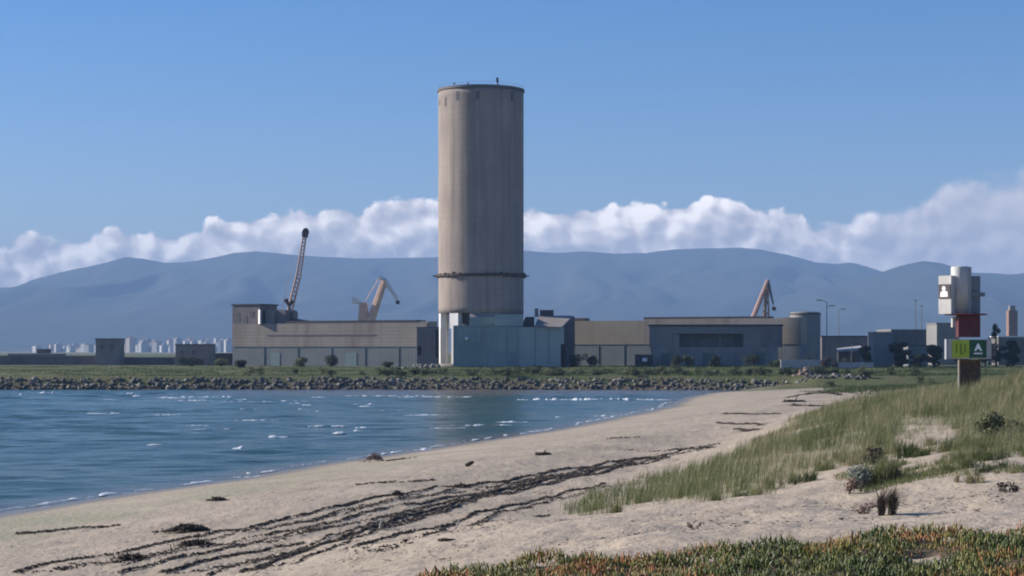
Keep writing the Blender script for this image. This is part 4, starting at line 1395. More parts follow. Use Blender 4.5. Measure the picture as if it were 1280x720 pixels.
for px, d, wpx, hpx, m, lab in (
        (1126, 425, 26, 30, 'leaf_dark', "dark round tree directly right of the blue-grey block"),
        (1168, 420, 22, 28, 'leaf_dark', "dark tree left of the sign tower beside the low blue-grey building"),
        (1148, 415, 22, 16, 'leaf_dark', "low dark spreading tree in front of the low blue-grey building"),
        (1208, 430, 30, 24, 'leaf_dark', "dark tree showing behind the sign tower's green panel"),
        (1261, 420, 26, 30, 'leaf_dark', "broad dark tree at the foot of the cypress on the right"),
        (1231, 440, 20, 30, 'leaf_dark', "dark tree between the sign tower and the cypress"),
        (1083, 420, 18, 22, 'leaf_dark', "dark tree at the left side of the blue-grey block")):
    x, y = X_(px, d)
    tree("broadleaf_tree", lab, "tree", x, y, wpx * 1.35 / F * d, hpx / F * d + 1.0, m, 3600, .5, None, .04, seed=px)
x, y = X_(1245, 425)
tree("cypress_tree", "tall ragged dark cypress right of the sign tower", "tree", x, y, 3.8, 10.4, 'leaf_dark', 2600, .42, None, .08, seed=91, tall=True)
bl_ = [  # bushes one can pick out in front of the buildings
    (240, 446, 34, 14, 'leaf_dark', "dark bush against the low flat grey building on the left"), (276, 440, 26, 13, 'leaf_olive', "olive bush in the gap left of the long shed"),
    (301, 430, 22, 12, 'leaf_dark', "dark bush at the left corner of the long shed"), (376, 430, 26, 13, 'leaf_olive', "grey-olive bush against the middle of the long shed's blue-grey wall"),
    (414, 425, 26, 17, 'leaf_dark', "dark round bush against the long shed, left of the rubble"), (484, 424, 18, 9, 'leaf_olive', "small olive bush left of the pale rubble heap"),
    (722, 425, 24, 24, 'leaf_dark', "dark bush at the right corner of the teal hall"), (737, 430, 20, 18, 'leaf_olive', "olive bush just right of the dark bush by the teal hall"),
    (843, 424, 18, 19, 'leaf_dark', "dark upright bush under the pale pillar of the loading hall"), (860, 424, 16, 17, 'leaf_olive', "olive bush under the recessed bay's left end"),
    (893, 424, 14, 18, 'leaf_dark', "dark narrow bush before the loading hall's base wall"), (942, 420, 30, 22, 'leaf_dark', "wide dark bush under the loading hall's right bay"),
    (968, 418, 22, 16, 'leaf_olive', "olive bush under the loading hall's right end"), (1036, 398, 22, 20, 'leaf_brown', "grey-brown bare bush before the pale parapet"),
    (1058, 410, 24, 17, 'leaf_dark', "dark bush below the white sloping roof"), (1004, 420, 30, 14, 'leaf_dark', "dark bush at the foot of the round tank")]
for k, (px, d, wpx, hpx, m, lab) in enumerate(bl_):
    x, y = X_(px, d)
    bush("bush", lab, "bush", x, y, wpx / F * d, hpx / F * d, m, 1300, .34, seed=k)
# scrub scattered on top of the embankment
for k in range(110):
    px = rnd.uniform(480, 1165) if k > 10 else rnd.uniform(300, 500)
    d = rnd.uniform(331, 352)
    x, y = X_(px, d)
    if px > 1040: y = d = rnd.uniform(300, 350); x = X(px, d)
    bush("scrub_bush", "low dark green scrub bush growing on the embankment top", "bush", x, y, rnd.uniform(1.4, 3.4), rnd.uniform(.8, 2.0), rnd.choice(['leaf_dark', 'leaf_olive', 'leaf_dark']), 260, .26,
         "scrub bushes along the embankment", seed=200 + k)

# ------------------------------------------------------------------ blades: marram on the dune, rough grass on the bank
def blades(name, label, *a, cat="grass", **k):
    V, Q, T, ti, m = blades_np(*a, **k)
    return tag(big_mesh(name, V, Q, T, m, dict(tint=ti)), label, cat, kind='stuff')


def blades_np(px_, py_, pz_, hgt, width, seed, m, lean=.35, wind=(0.25, 0.05), tint=None):
    r_ = np.random.default_rng(seed)
    n = len(px_)
    a = r_.uniform(0, 2 * np.pi, n)
    ln = np.abs(r_.normal(0, lean, n))
    dx, dy = np.cos(a) * ln + wind[0], np.sin(a) * ln + wind[1]
    b = r_.uniform(0, 2 * np.pi, n)
    wx_, wy_ = np.cos(b) * width, np.sin(b) * width * .6
    base = np.stack([px_, py_, pz_], 1)
    sd = np.stack([wx_, wy_, np.zeros(n)], 1) * .5
    m1 = base + np.stack([dx * hgt * .25, dy * hgt * .25, hgt * .55], 1)
    tip = base + np.stack([dx * hgt * .85, dy * hgt * .85, hgt * (1 - .18 * ln)], 1)
    V = np.stack([base - sd, base + sd, m1 + sd * .8, m1 - sd * .8, tip], 1).reshape(-1, 3)
    i = np.arange(n) * 5
    Q = np.stack([i, i + 1, i + 2, i + 3], 1)
    T = np.stack([i + 3, i + 2, i + 4], 1)
    ti = np.repeat(tint if tint is not None else r_.uniform(0, 1, n), 5).reshape(n, 5)
    ti = np.clip(ti + np.array([.10, .10, 0, 0, .06]), 0, 1).ravel()
    return V, Q, T, ti, m


def tuft(name, label, x, y, w, h, m, n, seed, tint=.4, group=None, lean=.5):
    """one tuft of grass-like blades as a thing of its own"""
    r_ = np.random.default_rng(seed)
    z = gz(x, y)
    k = r_.integers(0, 7, n)
    cx, cy = r_.normal(0, .25, 7) * w, r_.normal(0, .25, 7) * w
    a, q = r_.uniform(0, 6.28, n), np.abs(r_.normal(0, .09, n)) * w
    bx, by = x + cx[k] + np.cos(a) * q, y + cy[k] + np.sin(a) * q
    V, Q, T, ti, m = blades_np(bx, by, ground_z(bx, by) - .02, h * r_.uniform(.4, 1.1, n) * (.6 + .4 * (k % 3) / 2), np.full(n, .016), seed, m, lean, (.12, .02), np.clip(r_.normal(tint, .2, n), 0, 1))
    o = big_mesh(name, V, Q, T, m, dict(tint=ti), base=(x, y, z))
    o.location = (x, y, z)
    return tag(o, label, "grass tuft", group)


def scatter(poly, n, seed, ymin=None, ymax=None, holes=()):
    r_ = np.random.default_rng(seed)
    p = np.array(poly)
    x0, y0 = p.min(0)
    x1, y1 = p.max(0)
    X1, Y1 = r_.uniform(x0, x1, n), r_.uniform(y0, y1, n)
    k = inside(poly, X1, Y1)
    for h in holes: k &= ~inside(h, X1, Y1)
    return X1[k], Y1[k]


def marram():
    # tussocks first, blades round each tussock
    tx, ty = scatter(MARRAM, 90000, 3)
    d = poly_dist(MARRAM, tx, ty)
    r_ = np.random.default_rng(8)
    dens = np.clip(d / .8, .15, 1) * np.clip(.80 + .85 * fbm(tx / 3.4, ty / 5.0, 31, 4), .06, 1)
    dens = np.where(ty > 130, dens * .55, dens)
    dens = np.where(inside(BARE, tx, ty), dens * .05, dens)
    k = r_.uniform(size=len(tx)) < dens
    tx, ty, d = tx[k], ty[k], d[k]
    # only as many tussocks as stand in or near the view
    keep = np.abs(tx / (ty + 1)) < .36
    tx, ty, d = tx[keep], ty[keep], d[keep]
    th = .37 + .30 * np.clip(d / 3.0, 0, 1) + .14 * fbm(tx / 2.5, ty / 2.5, 61, 2)
    th = th * (1 + .45 * (r_.uniform(size=len(tx)) < .12)) * r_.uniform(.7, 1.15, len(tx))
    dead = .42 + .42 * fbm(tx / 2.2, ty / 3.0, 71, 4) + r_.normal(0, .12, len(tx)) + .08 * sstep(7, 17, tx) - .10 * sstep(2, -4, tx - 8)
    per = np.where(ty < 100, 17, 9)
    ii = np.repeat(np.arange(len(tx)), per)
    n = len(ii)
    rad = np.abs(r_.normal(0, .17, n)) + .02
    a = r_.uniform(0, 6.28, n)
    bx, by = tx[ii] + np.cos(a) * rad, ty[ii] + np.sin(a) * rad
    bz = ground_z(bx, by) - .02
    hgt = th[ii] * r_.uniform(.6, 1.2, n)
    wid = .011 + .00014 * np.clip(by - 55, 0, 120)
    ti = np.clip(dead[ii] + r_.normal(0, .17, n), 0, 1)
    print("marram blades", n)
    blades("marram_grass", "tall marram grass covering the dune on the right", bx, by, bz, hgt, wid, 5, M['marram'], .36, (.2, .03), ti)


marram()


def dune_turf():
    r_ = np.random.default_rng(95)
    poly = [hit(*p) for p in ((1040, 600), (1075, 560), (1110, 545), (1150, 532), (1195, 535), (1290, 540), (1290, 590), (1230, 590), (1180, 603), (1120, 612), (1075, 618))]
    x, y = scatter(poly, 60000, 96)
    x, y = x[np.abs(x / y) < .32], y[np.abs(x / y) < .32]
    f = fbm(x / 1.7, y / 2.6, 97, 4)
    k = r_.uniform(size=len(x)) < np.clip(.35 + 1.3 * f, 0, 1) * np.where(inside(BARE, x, y), .12, 1)
    x, y, f = x[k], y[k], f[k]
    h = np.clip(.13 + .16 * f, .06, .4) * r_.uniform(.6, 1.3, len(x))
    ti = np.clip(.35 + .35 * fbm(x / 2.2, y / 2.8, 98, 3) + r_.normal(0, .16, len(x)), 0, 1)
    print("turf", len(x))
    blades("dune_turf", "low olive creeping growth on the sandy dune flank", x, y, ground_z(x, y) - .02, h, np.full(len(x), .018), 99, M['marram'], .6, (.1, 0), ti)


dune_turf()


def rough_grass():
    r_ = np.random.default_rng(15)
    n = 90000
    y = 324 + (r_.uniform(0, 1, n) ** 1.35) * 110
    x = (r_.uniform(-.31, .34, n)) * y
    s = shore_s(x, y)
    k = s > 2.4
    x, y, s = x[k], y[k], s[k]
    hv = .28 + .22 * fbm(x / 9, y / 12, 81, 3)
    right = sstep(-30, 10, x)
    h = np.clip(hv, .1, .7) * (.75 + .55 * right) * r_.uniform(.6, 1.3, len(x))
    ti = np.clip(.42 + .38 * fbm(x / 12, y / 14, 51, 4) + r_.normal(0, .12, len(x)) - .12 * (1 - right), 0, 1)
    z = ground_z(x, y) - .03
    blades("bank_grass", "rough green grass on the flat land behind the embankment", x, y, z, h, np.full(len(x), .07), 16, M['scrub'], .5, (.15, 0), ti)
    # the same kind of growth on the low ground behind the dune, nearer
    n = 40000
    y = r_.uniform(205, 330, n)
    x = r_.uniform(.13, .36, n) * y
    s = shore_s(x, y)
    k = (s > 20 + 6 * fbm(x / 9, y / 12, 12, 3)) & ~inside(MARRAM, x, y)
    x, y = x[k], y[k]
    ti = np.clip(.35 + .4 * fbm(x / 9, y / 14, 53, 4) + r_.normal(0, .12, len(x)), 0, 1)
    h = np.clip(.4 + .35 * fbm(x / 6, y / 8, 83, 3), .12, 1.0) * r_.uniform(.6, 1.2, len(x))
    blades("bank_grass", "rough green grass on the hollow behind the dune", x, y, ground_z(x, y) - .03, h, np.full(len(x), .055), 18, M['scrub'], .5, (.15, 0), ti)


rough_grass()


# ------------------------------------------------------------------ ice plant in the foreground
def ice_plant():
    r_ = np.random.default_rng(21)
    x, y = scatter(ICE, 120000, 22, holes=(SANDY,))
    keep = (np.abs(x / y) < .36) & (y > 19)
    x, y = x[keep], y[keep]
    d = np.minimum(poly_dist(ICE, x, y), poly_dist(SANDY, x, y))
    cl = fbm(x / .55, y / .55, 14, 3)
    dens = np.clip(.72 + .5 * cl, .1, 1) * np.clip(.25 + d / .35, .2, 1)
    k = r_.uniform(size=len(x)) < dens
    x, y, d, cl = x[k], y[k], d[k], cl[k]
    n = len(x)
    mound = np.clip(d / .5, 0, 1) * (.15 + .12 * cl + .08 * fbm(x / 1.6, y / 1.6, 44, 2))
    z = ground_z(x, y) + np.clip(mound, 0, .4) * r_.uniform(.45, 1.0, n)
    L = r_.uniform(.06, .125, n) * (1 + .25 * cl)
    th = r_.uniform(.008, .013, n)
    a = r_.uniform(0, 6.28, n)
    ti_ = np.abs(r_.normal(0, .62, n))
    ax = np.stack([np.cos(a) * ti_, np.sin(a) * ti_, np.ones(n)], 1)
    ax /= np.linalg.norm(ax, axis=1, keepdims=True)
    s1 = np.cross(ax, np.stack([np.sin(a + 1), np.cos(a + 2), np.zeros(n)], 1) + 1e-3)
    s1 /= np.linalg.norm(s1, axis=1, keepdims=True)
    s2 = np.cross(ax, s1)
    base = np.stack([x, y, z - .03], 1)
    bend = np.stack([np.cos(a), np.sin(a), np.zeros(n)], 1)
    rings = []
    for f, w, bd in ((0, .8, 0), (.5, 1.0, .02), (.85, .7, .01)):
        c = base + ax * (L * f)[:, None] + bend * (L * bd * -3)[:, None]
        for q in range(3):
            an = q * 2 * np.pi / 3
            rings.append(c + (s1 * math.cos(an) + s2 * math.sin(an)) * (th * w)[:, None])
    tip = base + ax * L[:, None]
    V = np.stack(rings + [tip], 1).reshape(-1, 3)
    i = np.arange(n)[:, None] * 10
    Q = np.concatenate([np.stack([i[:, 0] + r0 * 3 + q, i[:, 0] + r0 * 3 + (q + 1) % 3, i[:, 0] + r0 * 3 + 3 + (q + 1) % 3, i[:, 0] + r0 * 3 + 3 + q], 1) for r0 in range(2) for q in range(3)])
    T = np.concatenate([np.stack([i[:, 0] + 6 + q, i[:, 0] + 6 + (q + 1) % 3, i[:, 0] + 9], 1) for q in range(3)])
    px = 640 + x / y * F
    red = .40 + .46 * fbm(x / .9, y / .8, 33, 3) + .22 * np.exp(-((px - 660) / 90.0) ** 2) * (y > 26) + .18 * np.exp(-((px - 880) / 45.0) ** 2) + r_.normal(0, .14, n)
    tint = np.repeat(np.clip(red, 0, 1), 10).reshape(n, 10)
    tint[:, 9] = np.clip(tint[:, 9] + .14, 0, 1)
    tint[:, :3] *= .8
    print("ice plant leaves", n)
    o = big_mesh("ice_plant", V, Q, T, M['iceplant'], dict(tint=tint.ravel()))
    tag(o, "mat of fleshy green and rust-red ice plant in the foreground", "ground cover", kind='stuff')


ice_plant()


# ------------------------------------------------------------------ wrack lines on the beach
def wrack():
    lines = [
        ([(20, 718), (55, 706), (100, 700), (140, 695), (219, 677), (300, 660), (360, 648), (410, 638), (450, 630), (500, 622), (548, 614), (600, 606), (650, 597), (700, 589), (740, 583), (790, 574), (850, 566), (892, 560)], .20, 1.0),
        ([(330, 672), (400, 657), (473, 640), (546, 627), (614, 616), (653, 607), (720, 594), (770, 583), (830, 572)], .17, .9),
        ([(147, 717), (219, 700), (300, 683), (360, 672), (420, 661)], .17, 1.0), ([(200, 717), (250, 704), (312, 691), (344, 683), (380, 679)], .22, 1.2),
        ([(300, 717), (356, 697), (400, 681), (440, 668), (504, 647), (557, 633), (602, 620), (681, 600), (723, 593), (770, 584)], .22, 1.3),
        ([(260, 719), (320, 702), (380, 686), (430, 673), (470, 661), (530, 645), (590, 629)], .15, .8),
        ([(436, 686), (518, 666), (569, 652), (619, 640), (664, 626), (715, 617), (760, 606)], .14, 1.1),
        ([(600, 660), (640, 653), (680, 646)], .16, .35), ([(455, 694), (490, 688), (515, 683)], .2, .3),
        ([(20, 668), (60, 665), (110, 661), (150, 657)], .30, .8), ([(445, 607), (480, 605), (520, 602), (545, 599)], .16, .7),
        ([(780, 563), (830, 563), (900, 556)], .3, .5), ([(905, 517), (940, 518), (975, 517)], .4, .5), ([(900, 530), (930, 530), (958, 531)], .4, .6), ([(915, 538), (945, 538)], .4, .5),
        ([(985, 497), (1010, 493), (1035, 491), (1050, 494)], .5, .7), ([(990, 506), (1020, 509), (1040, 507)], .5, .5), ([(760, 550), (800, 547)], .3, .25),
        ([(480, 577), (505, 574), (520, 573)], .18, .8), ([(70, 714), (110, 708), (150, 706)], .3, .5)]
    for k, dy, dn in ((0, 7, .8), (1, -7, .5), (1, 6, .8), (4, 6, .9), (4, -6, .6), (6, 7, .6), (3, 7, .8), (2, -5, .7)):
        lines.append(([(a + 4, min(719, b + dy * (b - 540) / 110.0)) for a, b in lines[k][0]], .11, dn))
    r_ = np.random.default_rng(31)
    Vx, Vy, Wd, Tn = [], [], [], []
    for k, (pl, wid, dens) in enumerate(lines):
        pts = np.array([hit(*p) for p in pl])
        seg = np.linalg.norm(np.diff(pts, axis=0), axis=1)
        L = seg.sum()
        cumL = np.concatenate([[0], np.cumsum(seg)])
        n = int(L * 115 * dens * (wid / .2))
        u = r_.uniform(0, L, n)
        bx, by = np.interp(u, cumL, pts[:, 0]), np.interp(u, cumL, pts[:, 1])
        gap = fbm(u / 1.3, u * 0 + k, 100 + k, 3)
        kk = r_.uniform(size=n) < np.clip(.84 + .55 * gap, .10, 1)
        wob = .20 * fbm(u / 3.1, u * 0 + k * 3, 140 + k, 3)
        wid = wid * .62
        nn = r_.normal(0, 1, n) * wid * (.22 + .2 * np.clip(gap, -1, 1)) * np.where(r_.uniform(size=n) < .3, 3.2, 1.0)
        j = np.clip(np.searchsorted(cumL, u) - 1, 0, len(seg) - 1)
        t = np.diff(pts, axis=0)[j] / seg[j][:, None]
        bx, by = bx + t[:, 1] * (nn + wob), by - t[:, 0] * (nn + wob)
        Vx.append(bx[kk]); Vy.append(by[kk]); Wd.append(np.clip(1 - np.abs(nn[kk]) / wid, 0, 1)); Tn.append(np.full(kk.sum(), wid))
    # loose scraps between the lines
    A = [hit(*p) for p in ((20, 700), (300, 655), (620, 600), (860, 560), (760, 600), (700, 640), (560, 700), (380, 719), (60, 719))]
    sx, sy = scatter(A, 26000, 77)
    kk = r_.uniform(size=len(sx)) < np.clip(.16 + .9 * fbm(sx / 1.5, sy / 2.4, 161, 3), 0, .8)
    Vx.append(sx[kk]); Vy.append(sy[kk]); Wd.append(np.zeros(kk.sum())); Tn.append(np.full(kk.sum(), .1))
    # and a thin strew over the rest of the dry sand
    B = [hit(*p) for p in ((620, 695), (780, 655), (1000, 618), (1240, 600), (1275, 645))]
    sx, sy = scatter(B, 3500, 78)
    kk = r_.uniform(size=len(sx)) < np.clip(.1 + .7 * fbm(sx / 1.1, sy / 1.6, 171, 3), 0, .5)
    Vx.append(sx[kk]); Vy.append(sy[kk]); Wd.append(np.zeros(kk.sum())); Tn.append(np.full(kk.sum(), .1))
    x, y, hgt = np.concatenate(Vx), np.concatenate(Vy), np.concatenate(Wd)
    n = len(x)
    print("wrack strands", n)
    z = ground_z(x, y) + .008 + r_.uniform(0, 1, n) * .06 * hgt
    L = r_.uniform(.04, .17, n) * (1 + np.clip(y - 60, 0, 250) / 120)
    w = r_.uniform(.010, .026, n) * (1 + np.clip(y - 60, 0, 250) / 90)
    a = r_.normal(R(66), .7, n)
    t = np.stack([np.cos(a), np.sin(a), r_.normal(0, .22, n)], 1) * (L / 2)[:, None]
    s = np.stack([-np.sin(a), np.cos(a), r_.normal(0, .5, n)], 1) * (w / 2)[:, None]
    up = np.stack([np.zeros(n), np.zeros(n), .012 + .025 * hgt], 1)
    c = np.stack([x, y, z], 1)
    V = np.stack([c - t - s, c - t + s, c + t + s, c + t - s, c + up], 1).reshape(-1, 3)
    i = np.arange(n) * 5
    T = np.concatenate([np.stack([i + q, i + (q + 1) % 4, i + 4], 1) for q in range(4)])
    ti = np.repeat(np.clip(r_.normal(.35, .25, n), 0, 1), 5)
    tag(big_mesh("sea_grass_wrack", V, None, T, M['wrack'], dict(tint=ti)), "dark lines of dry sea grass and weed left along the beach", "wrack", kind='stuff')


wrack()


def weed_clump(name, label, cat, px, py, w, h, n, seed, m='wrack', stick=False):
    x, y = hit(px, py)
    z = gz(x, y)
    r_ = np.random.default_rng(seed)
    u, v = r_.normal(0, .33, n) * w, r_.normal(0, .3, n) * w * .6
    zz_ = np.clip(1 - (u / w) ** 2 * 2 - (v / w) ** 2 * 4, 0, 1) * h * r_.uniform(.2, 1, n)
    L = r_.uniform(.06, .2, n)
    a = r_.uniform(0, 6.28, n)
    t = np.stack([np.cos(a), np.sin(a), r_.normal(0, .5, n)], 1) * (L / 2)[:, None]
    s = np.stack([-np.sin(a), np.cos(a), r_.normal(0, .6, n)], 1) * .014
    c = np.stack([x + u, y + v, gz(x, y) + zz_ + .01], 1)
    V = np.stack([c - t - s, c - t + s, c + t + s, c + t - s], 1).reshape(-1, 3)
    o = big_mesh(name, V, np.arange(4 * n).reshape(n, 4), None, M[m], dict(tint=np.repeat(np.clip(r_.normal(.3, .2, n), 0, 1), 4)), base=(x, y, z))
    o.location = (x, y, z)
    return tag(o, label, cat)


weed_clump("weed_clump", "largest dark clump of weed on the lower left beach", "seaweed", 236, 664, 1.15, .24, 900, 1)
weed_clump("weed_clump", "low dark clump of weed just below the largest clump on the left beach", "seaweed", 246, 682, .8, .13, 420, 2)
weed_clump("weed_clump", "small weed clump near the water above the largest clump on the left", "seaweed", 272, 626.5, .55, .13, 260, 3)
weed_clump("weed_clump", "brownish weed clump at the water's edge beside the white wave", "seaweed", 468, 577, .85, .5, 420, 4, 'leaf_pink')
weed_clump("weed_clump", "weed clump on the first wrack line above the beach's left corner", "seaweed", 165, 702, .8, .12, 360, 5)
weed_clump("weed_clump", "dark lump of weed on the upper wrack line, mid beach", "seaweed", 497, 623, .3, .16, 160, 6)
weed_clump("weed_clump", "dark weed on the upper wrack line under the silo", "seaweed", 577, 612, .5, .14, 200, 7)


def driftwood(name, label, px, py, L, r, yaw, m='wood', rise=.0, branch=True, bits=0):
    x, y = hit(px, py)
    z = gz(x, y) + r * .6
    r_ = random.Random(int(px))
    pts = []
    for k in range(7):
        t = k / 6 - .5
        pts.append(Vector((x + math.cos(yaw) * L * t, y + math.sin(yaw) * L * t + r_.uniform(-.05, .05) * L, z + rise * (t + .5) + r_.uniform(-.03, .05) * L * .5)))
    rad = [r * q for q in (.55, .9, 1.0, 1.0, .9, .75, .35)]
    mb = MB().path(pts, rad, 8)
    if branch:
        mb.path([pts[3], pts[3] + Vector((.10 * L, .05, .16 * L)), pts[3] + Vector((.16 * L, .05, .30 * L))], [r * .5, r * .35, r * .15], 6)
        mb.path([pts[1], pts[1] + Vector((-.12 * L, -.05, .10 * L))], [r * .45, r * .15], 6)
    o = mb.build(name, M[m], smooth=True)
    me = o.data
    for v in me.vertices: v.co -= Vector((x, y, z))
    o.location = (x, y, z)
    return tag(o, label, "driftwood")


driftwood("drift_log", "dark log lying flat on the pale sand below the silo, nearest the water", 679, 569, .85, .10, .1)
driftwood("drift_stump", "small dark pointed stump alone on the sand below the silo", 587, 583, .42, .10, .3, rise=.18)
driftwood("drift_plank", "flat dark piece of wood on the sand in front of the ice plant", 558, 680, .40, .045, -.05, branch=False)
driftwood("drift_stick", "pale bleached stick standing among the wrack lines left of centre", 476, 663, .34, .03, 1.4, 'pale_wood', rise=.3, branch=False)
driftwood("drift_stick", "pale bleached stick leaning between the lowest wrack lines", 572, 663, .30, .022, 1.2, 'pale_wood', rise=.28, branch=False)
driftwood("drift_branch", "forked branch lying on the far sand beside the dune grass", 993, 503, 2.6, .14, .2)

# ------------------------------------------------------------------ plants of the dune that stand out
def dune_plant(name, label, px, py, wpx, hpx, m, n, leaf, seed, twig='bark', d=None, stalks=0):
    if d is None: x, y = hit(px, py)
    else: x, y = X(px, d), d
    return bush(name, label, "shrub", x, y, wpx / F * y, hpx / F * y, m, n, leaf, seed=seed, twig=twig, stalks=stalks)


dune_plant("sea_holly", "grey-green spiky plant with a pinkish dry base on the dune sand", 1076, 612, 34, 40, 'leaf_grey', 650, .085, 1)
dune_plant("dry_shrub", "low pinkish dried shrub at the left foot of the grey-green plant", 1062, 620, 28, 26, 'leaf_pink', 420, .07, 2)
x, y = hit(1104, 606)
tuft("olive_tuft", "big loose olive tuft of grass right behind the grey-green spiky plant", x, y, 70 / F * y, 44 / F * y, M['marram'], 1500, 311, .35)
x, y = hit(1112, 645)
tuft("dead_shrub", "dark brown dead plant with stiff stalks casting a long shadow on the sand", x, y, 15 / F * y, 46 / F * y, M['leaf_brown'], 520, 317, .35, None, .45)['category'] = "shrub"
x, y = hit(1005, 606)
tuft("dark_tuft", "small dark round tuft on the sand at the lower edge of the marram", x, y, 28 / F * y, 17 / F * y, M['scrub'], 420, 312, .3, None, .7)
x, y = hit(1134, 573)
tuft("dark_tuft", "dark upright tuft beside the bare sand patch on the dune", x, y, 22 / F * y, 28 / F * y, M['scrub'], 420, 313, .3, None, .3)
dune_plant("dark_shrub", "large dark shrub in the marram at the right edge of the dune", 1240, 553, 74, 46, 'leaf_olive', 2600, .11, 7)
dune_plant("brown_shrub", "brownish shrub above the spiky plant, left of the bare sand patch", 1092, 583, 38, 30, 'leaf_brown', 560, .09, 8)
x, y = hit(1180, 592)
tuft("olive_tuft", "low olive tuft spreading on the sand right of the dark upright tuft", x, y, 74 / F * y, 20 / F * y, M['marram'], 1100, 314, .3, None, .7)
x, y = hit(1228, 580)
tuft("olive_tuft", "low olive tuft at the foot of the large dark shrub", x, y, 60 / F * y, 20 / F * y, M['marram'], 900, 315, .3, None, .7)
dune_plant("small_herb", "tiny dark herb standing alone in front of the ice plant edge", 869, 666, 18, 12, 'leaf_brown', 70, .05, 11)
dune_plant("dry_shrub", "small pale dry shrub on the sand left of the dead brown shrub", 1082, 644, 34, 18, 'leaf_pink', 260, .06, 12)
dune_plant("brown_shrub", "brown shrub low on the bare slope at the right edge", 1262, 612, 26, 14, 'leaf_brown', 260, .07, 13)
for k, (px, py) in enumerate(((850, 622), (800, 632), (925, 622), (960, 612), (740, 640), (893, 628), (1030, 590), (880, 612), (985, 606), (772, 640), (945, 618), (1048, 574))):
    x, y = hit(px, py)
    tuft("grass_tuft", "small separate green tuft along the marram's sandy lower edge", x, y, rnd.uniform(14, 30) / F * y, rnd.uniform(14, 22) / F * y, M['marram'], 220, 300 + k, .35, "tufts along the marram's lower edge")

for k in range(26):
    px, py = rnd.uniform(1065, 1275), rnd.uniform(548, 604)
    x, y = hit(px, py)
    if k % 3: tuft("grass_tuft", "loose olive tuft among others on the right-hand dune flank", x, y, rnd.uniform(16, 40) / F * y, rnd.uniform(10, 24) / F * y, M['marram'], 260, 400 + k, rnd.uniform(.2, .8), "tufts on the dune flank", .6)
    else: tuft("scrub_tuft", "dark green tuft among the olive tufts on the right-hand dune flank", x, y, rnd.uniform(14, 34) / F * y, rnd.uniform(9, 16) / F * y, M['scrub'], 300, 400 + k, rnd.uniform(.1, .5), "dark tufts on the dune flank", .7)

# ------------------------------------------------------------------ street lamps and poles
def lamp_post(label, px, d, pytop, arms, thin=.11):
    z0 = gz(X(px, d), d)
    t = thing("street_lamp", label, "street lamp", (X(px, d), d, z0))
    MB().tube((X(px, d), d, z0 - .1), (X(px, d), d, Z(pytop, d)), thin * 1.3, thin * .7, 8).build("pole", M['steel_grey'], t)
    for pxa, pya in arms:
        e = W(pxa, pya, d)
        s0 = Vector((X(px, d), d, e.z - .5))
        MB().path([s0, Vector(((s0.x + e.x) / 2, d, e.z - .08)), e], thin * .5, 6).build("arm", M['steel_grey'], t)
        sg = 1 if pxa > px else -1
        MB().prism([(e.x - sg * .1, e.z - .09), (e.x + sg * 1.15, e.z - .02), (e.x + sg * 1.1, e.z + .16), (e.x - sg * .1, e.z + .12)], d - .2, d + .2).build("lamp_head", M['steel_dark'], t)
    return t


lamp_post("tall grey street lamp with two arms beside the round tank", 1033.5, 420, 377, ((1027, 375.5), (1037, 382.3)))
lamp_post("thin pale street lamp right of the two-armed lamp, before the brown shed", 1048.5, 500, 387, ((1052, 386.5),), .09)
lamp_post("short post lamp in front of the white sloping roof", 1064.5, 408, 430, ((1066.5, 430),), .07)
for px, py, lab in ((1144.5, 376, "taller of two thin masts above the dark flat-roofed building"), (1152, 383, "shorter of two thin masts above the dark flat-roofed building")):
    x, y = X(px, 560), 560
    t = thing("mast", lab, "mast", (x, y, 3))
    MB().tube((x, y, 2), (x, y, Z(py, 560)), .16, .10, 8).build("pole", M['steel_grey'], t)
    MB().box(x - .3, x + .3, y - .3, y + .3, Z(py, 560) + .01, Z(py, 560) + .25).build("mast_head", M['steel_dark'], t)

# ------------------------------------------------------------------ the sign tower behind the dune
DT = 128.0
tx0, ty0 = X(1206, DT), DT
gz0 = gz(tx0, ty0)
st_ = thing("sign_tower", "rusty sign tower with white and grey casings above a green panel behind dune grass", "sign tower", (tx0, ty0, gz0))
def T(px): return X(px, DT)
zt = lambda py: Z(py, DT)
col = MB().box(T(1197), T(1223.5), DT - .5, DT - .05, gz0 - .3, zt(449.5)).build("column", M['rust'], st_)
MB().tube((T(1196.4), DT - .55, gz0 - .2), (T(1196.4), DT - .55, zt(450)), .07).build("pipe", M['pale_wood'], col)
for py in (456, 463, 470):
    MB().box(T(1198), T(1222.6), DT - .56, DT - .501, zt(py + .5), zt(py - .5)).build("brace", M['wood'], col)
mb_ = MB().box(T(1195.3), T(1222.6), DT - .62, DT + .1, zt(421.5), zt(394.4)).build("maroon_box", M['maroon'], st_)
MB().box(T(1191), T(1195.2), DT + .1, DT + .5, zt(409), zt(396)).build("side_pipe", M['sign_white'], mb_)
MB().lathe((T(1208.5), DT + .2), [(.02, zt(394.3)), (1.36, zt(393.9)), (1.42, zt(393)), (1.36, zt(392.2)), (.02, zt(391.8))], 36).build("deck", M['maroon'], st_)
MB().lathe((T(1200), DT + .1), [(.02, zt(391.7)), (.58, zt(391.7)), (.58, zt(334.2)), (.52, zt(333.2)), (.02, zt(333))], 40).build("drum", M['sign_white'], st_, True)
MB().box(T(1199), T(1213.8), DT - .1, DT + .85, zt(391.8), zt(333.6)).build("tall_casing", M['sign_grey'], st_)
sb = MB().box(T(1212), T(1225.6), DT + .05, DT + .9, zt(391.8), zt(345)).build("side_casing", M['sign_slate'], st_)
MB().box(T(1213), T(1230.8), DT - .12, DT + .3, zt(370.5), zt(365.5)).build("bracket", M['sign_slate'], sb)
Ml = Matrix.Translation((T(1184.5), DT - .05, 0)) @ Matrix.Rotation(R(-48), 4, 'Z')
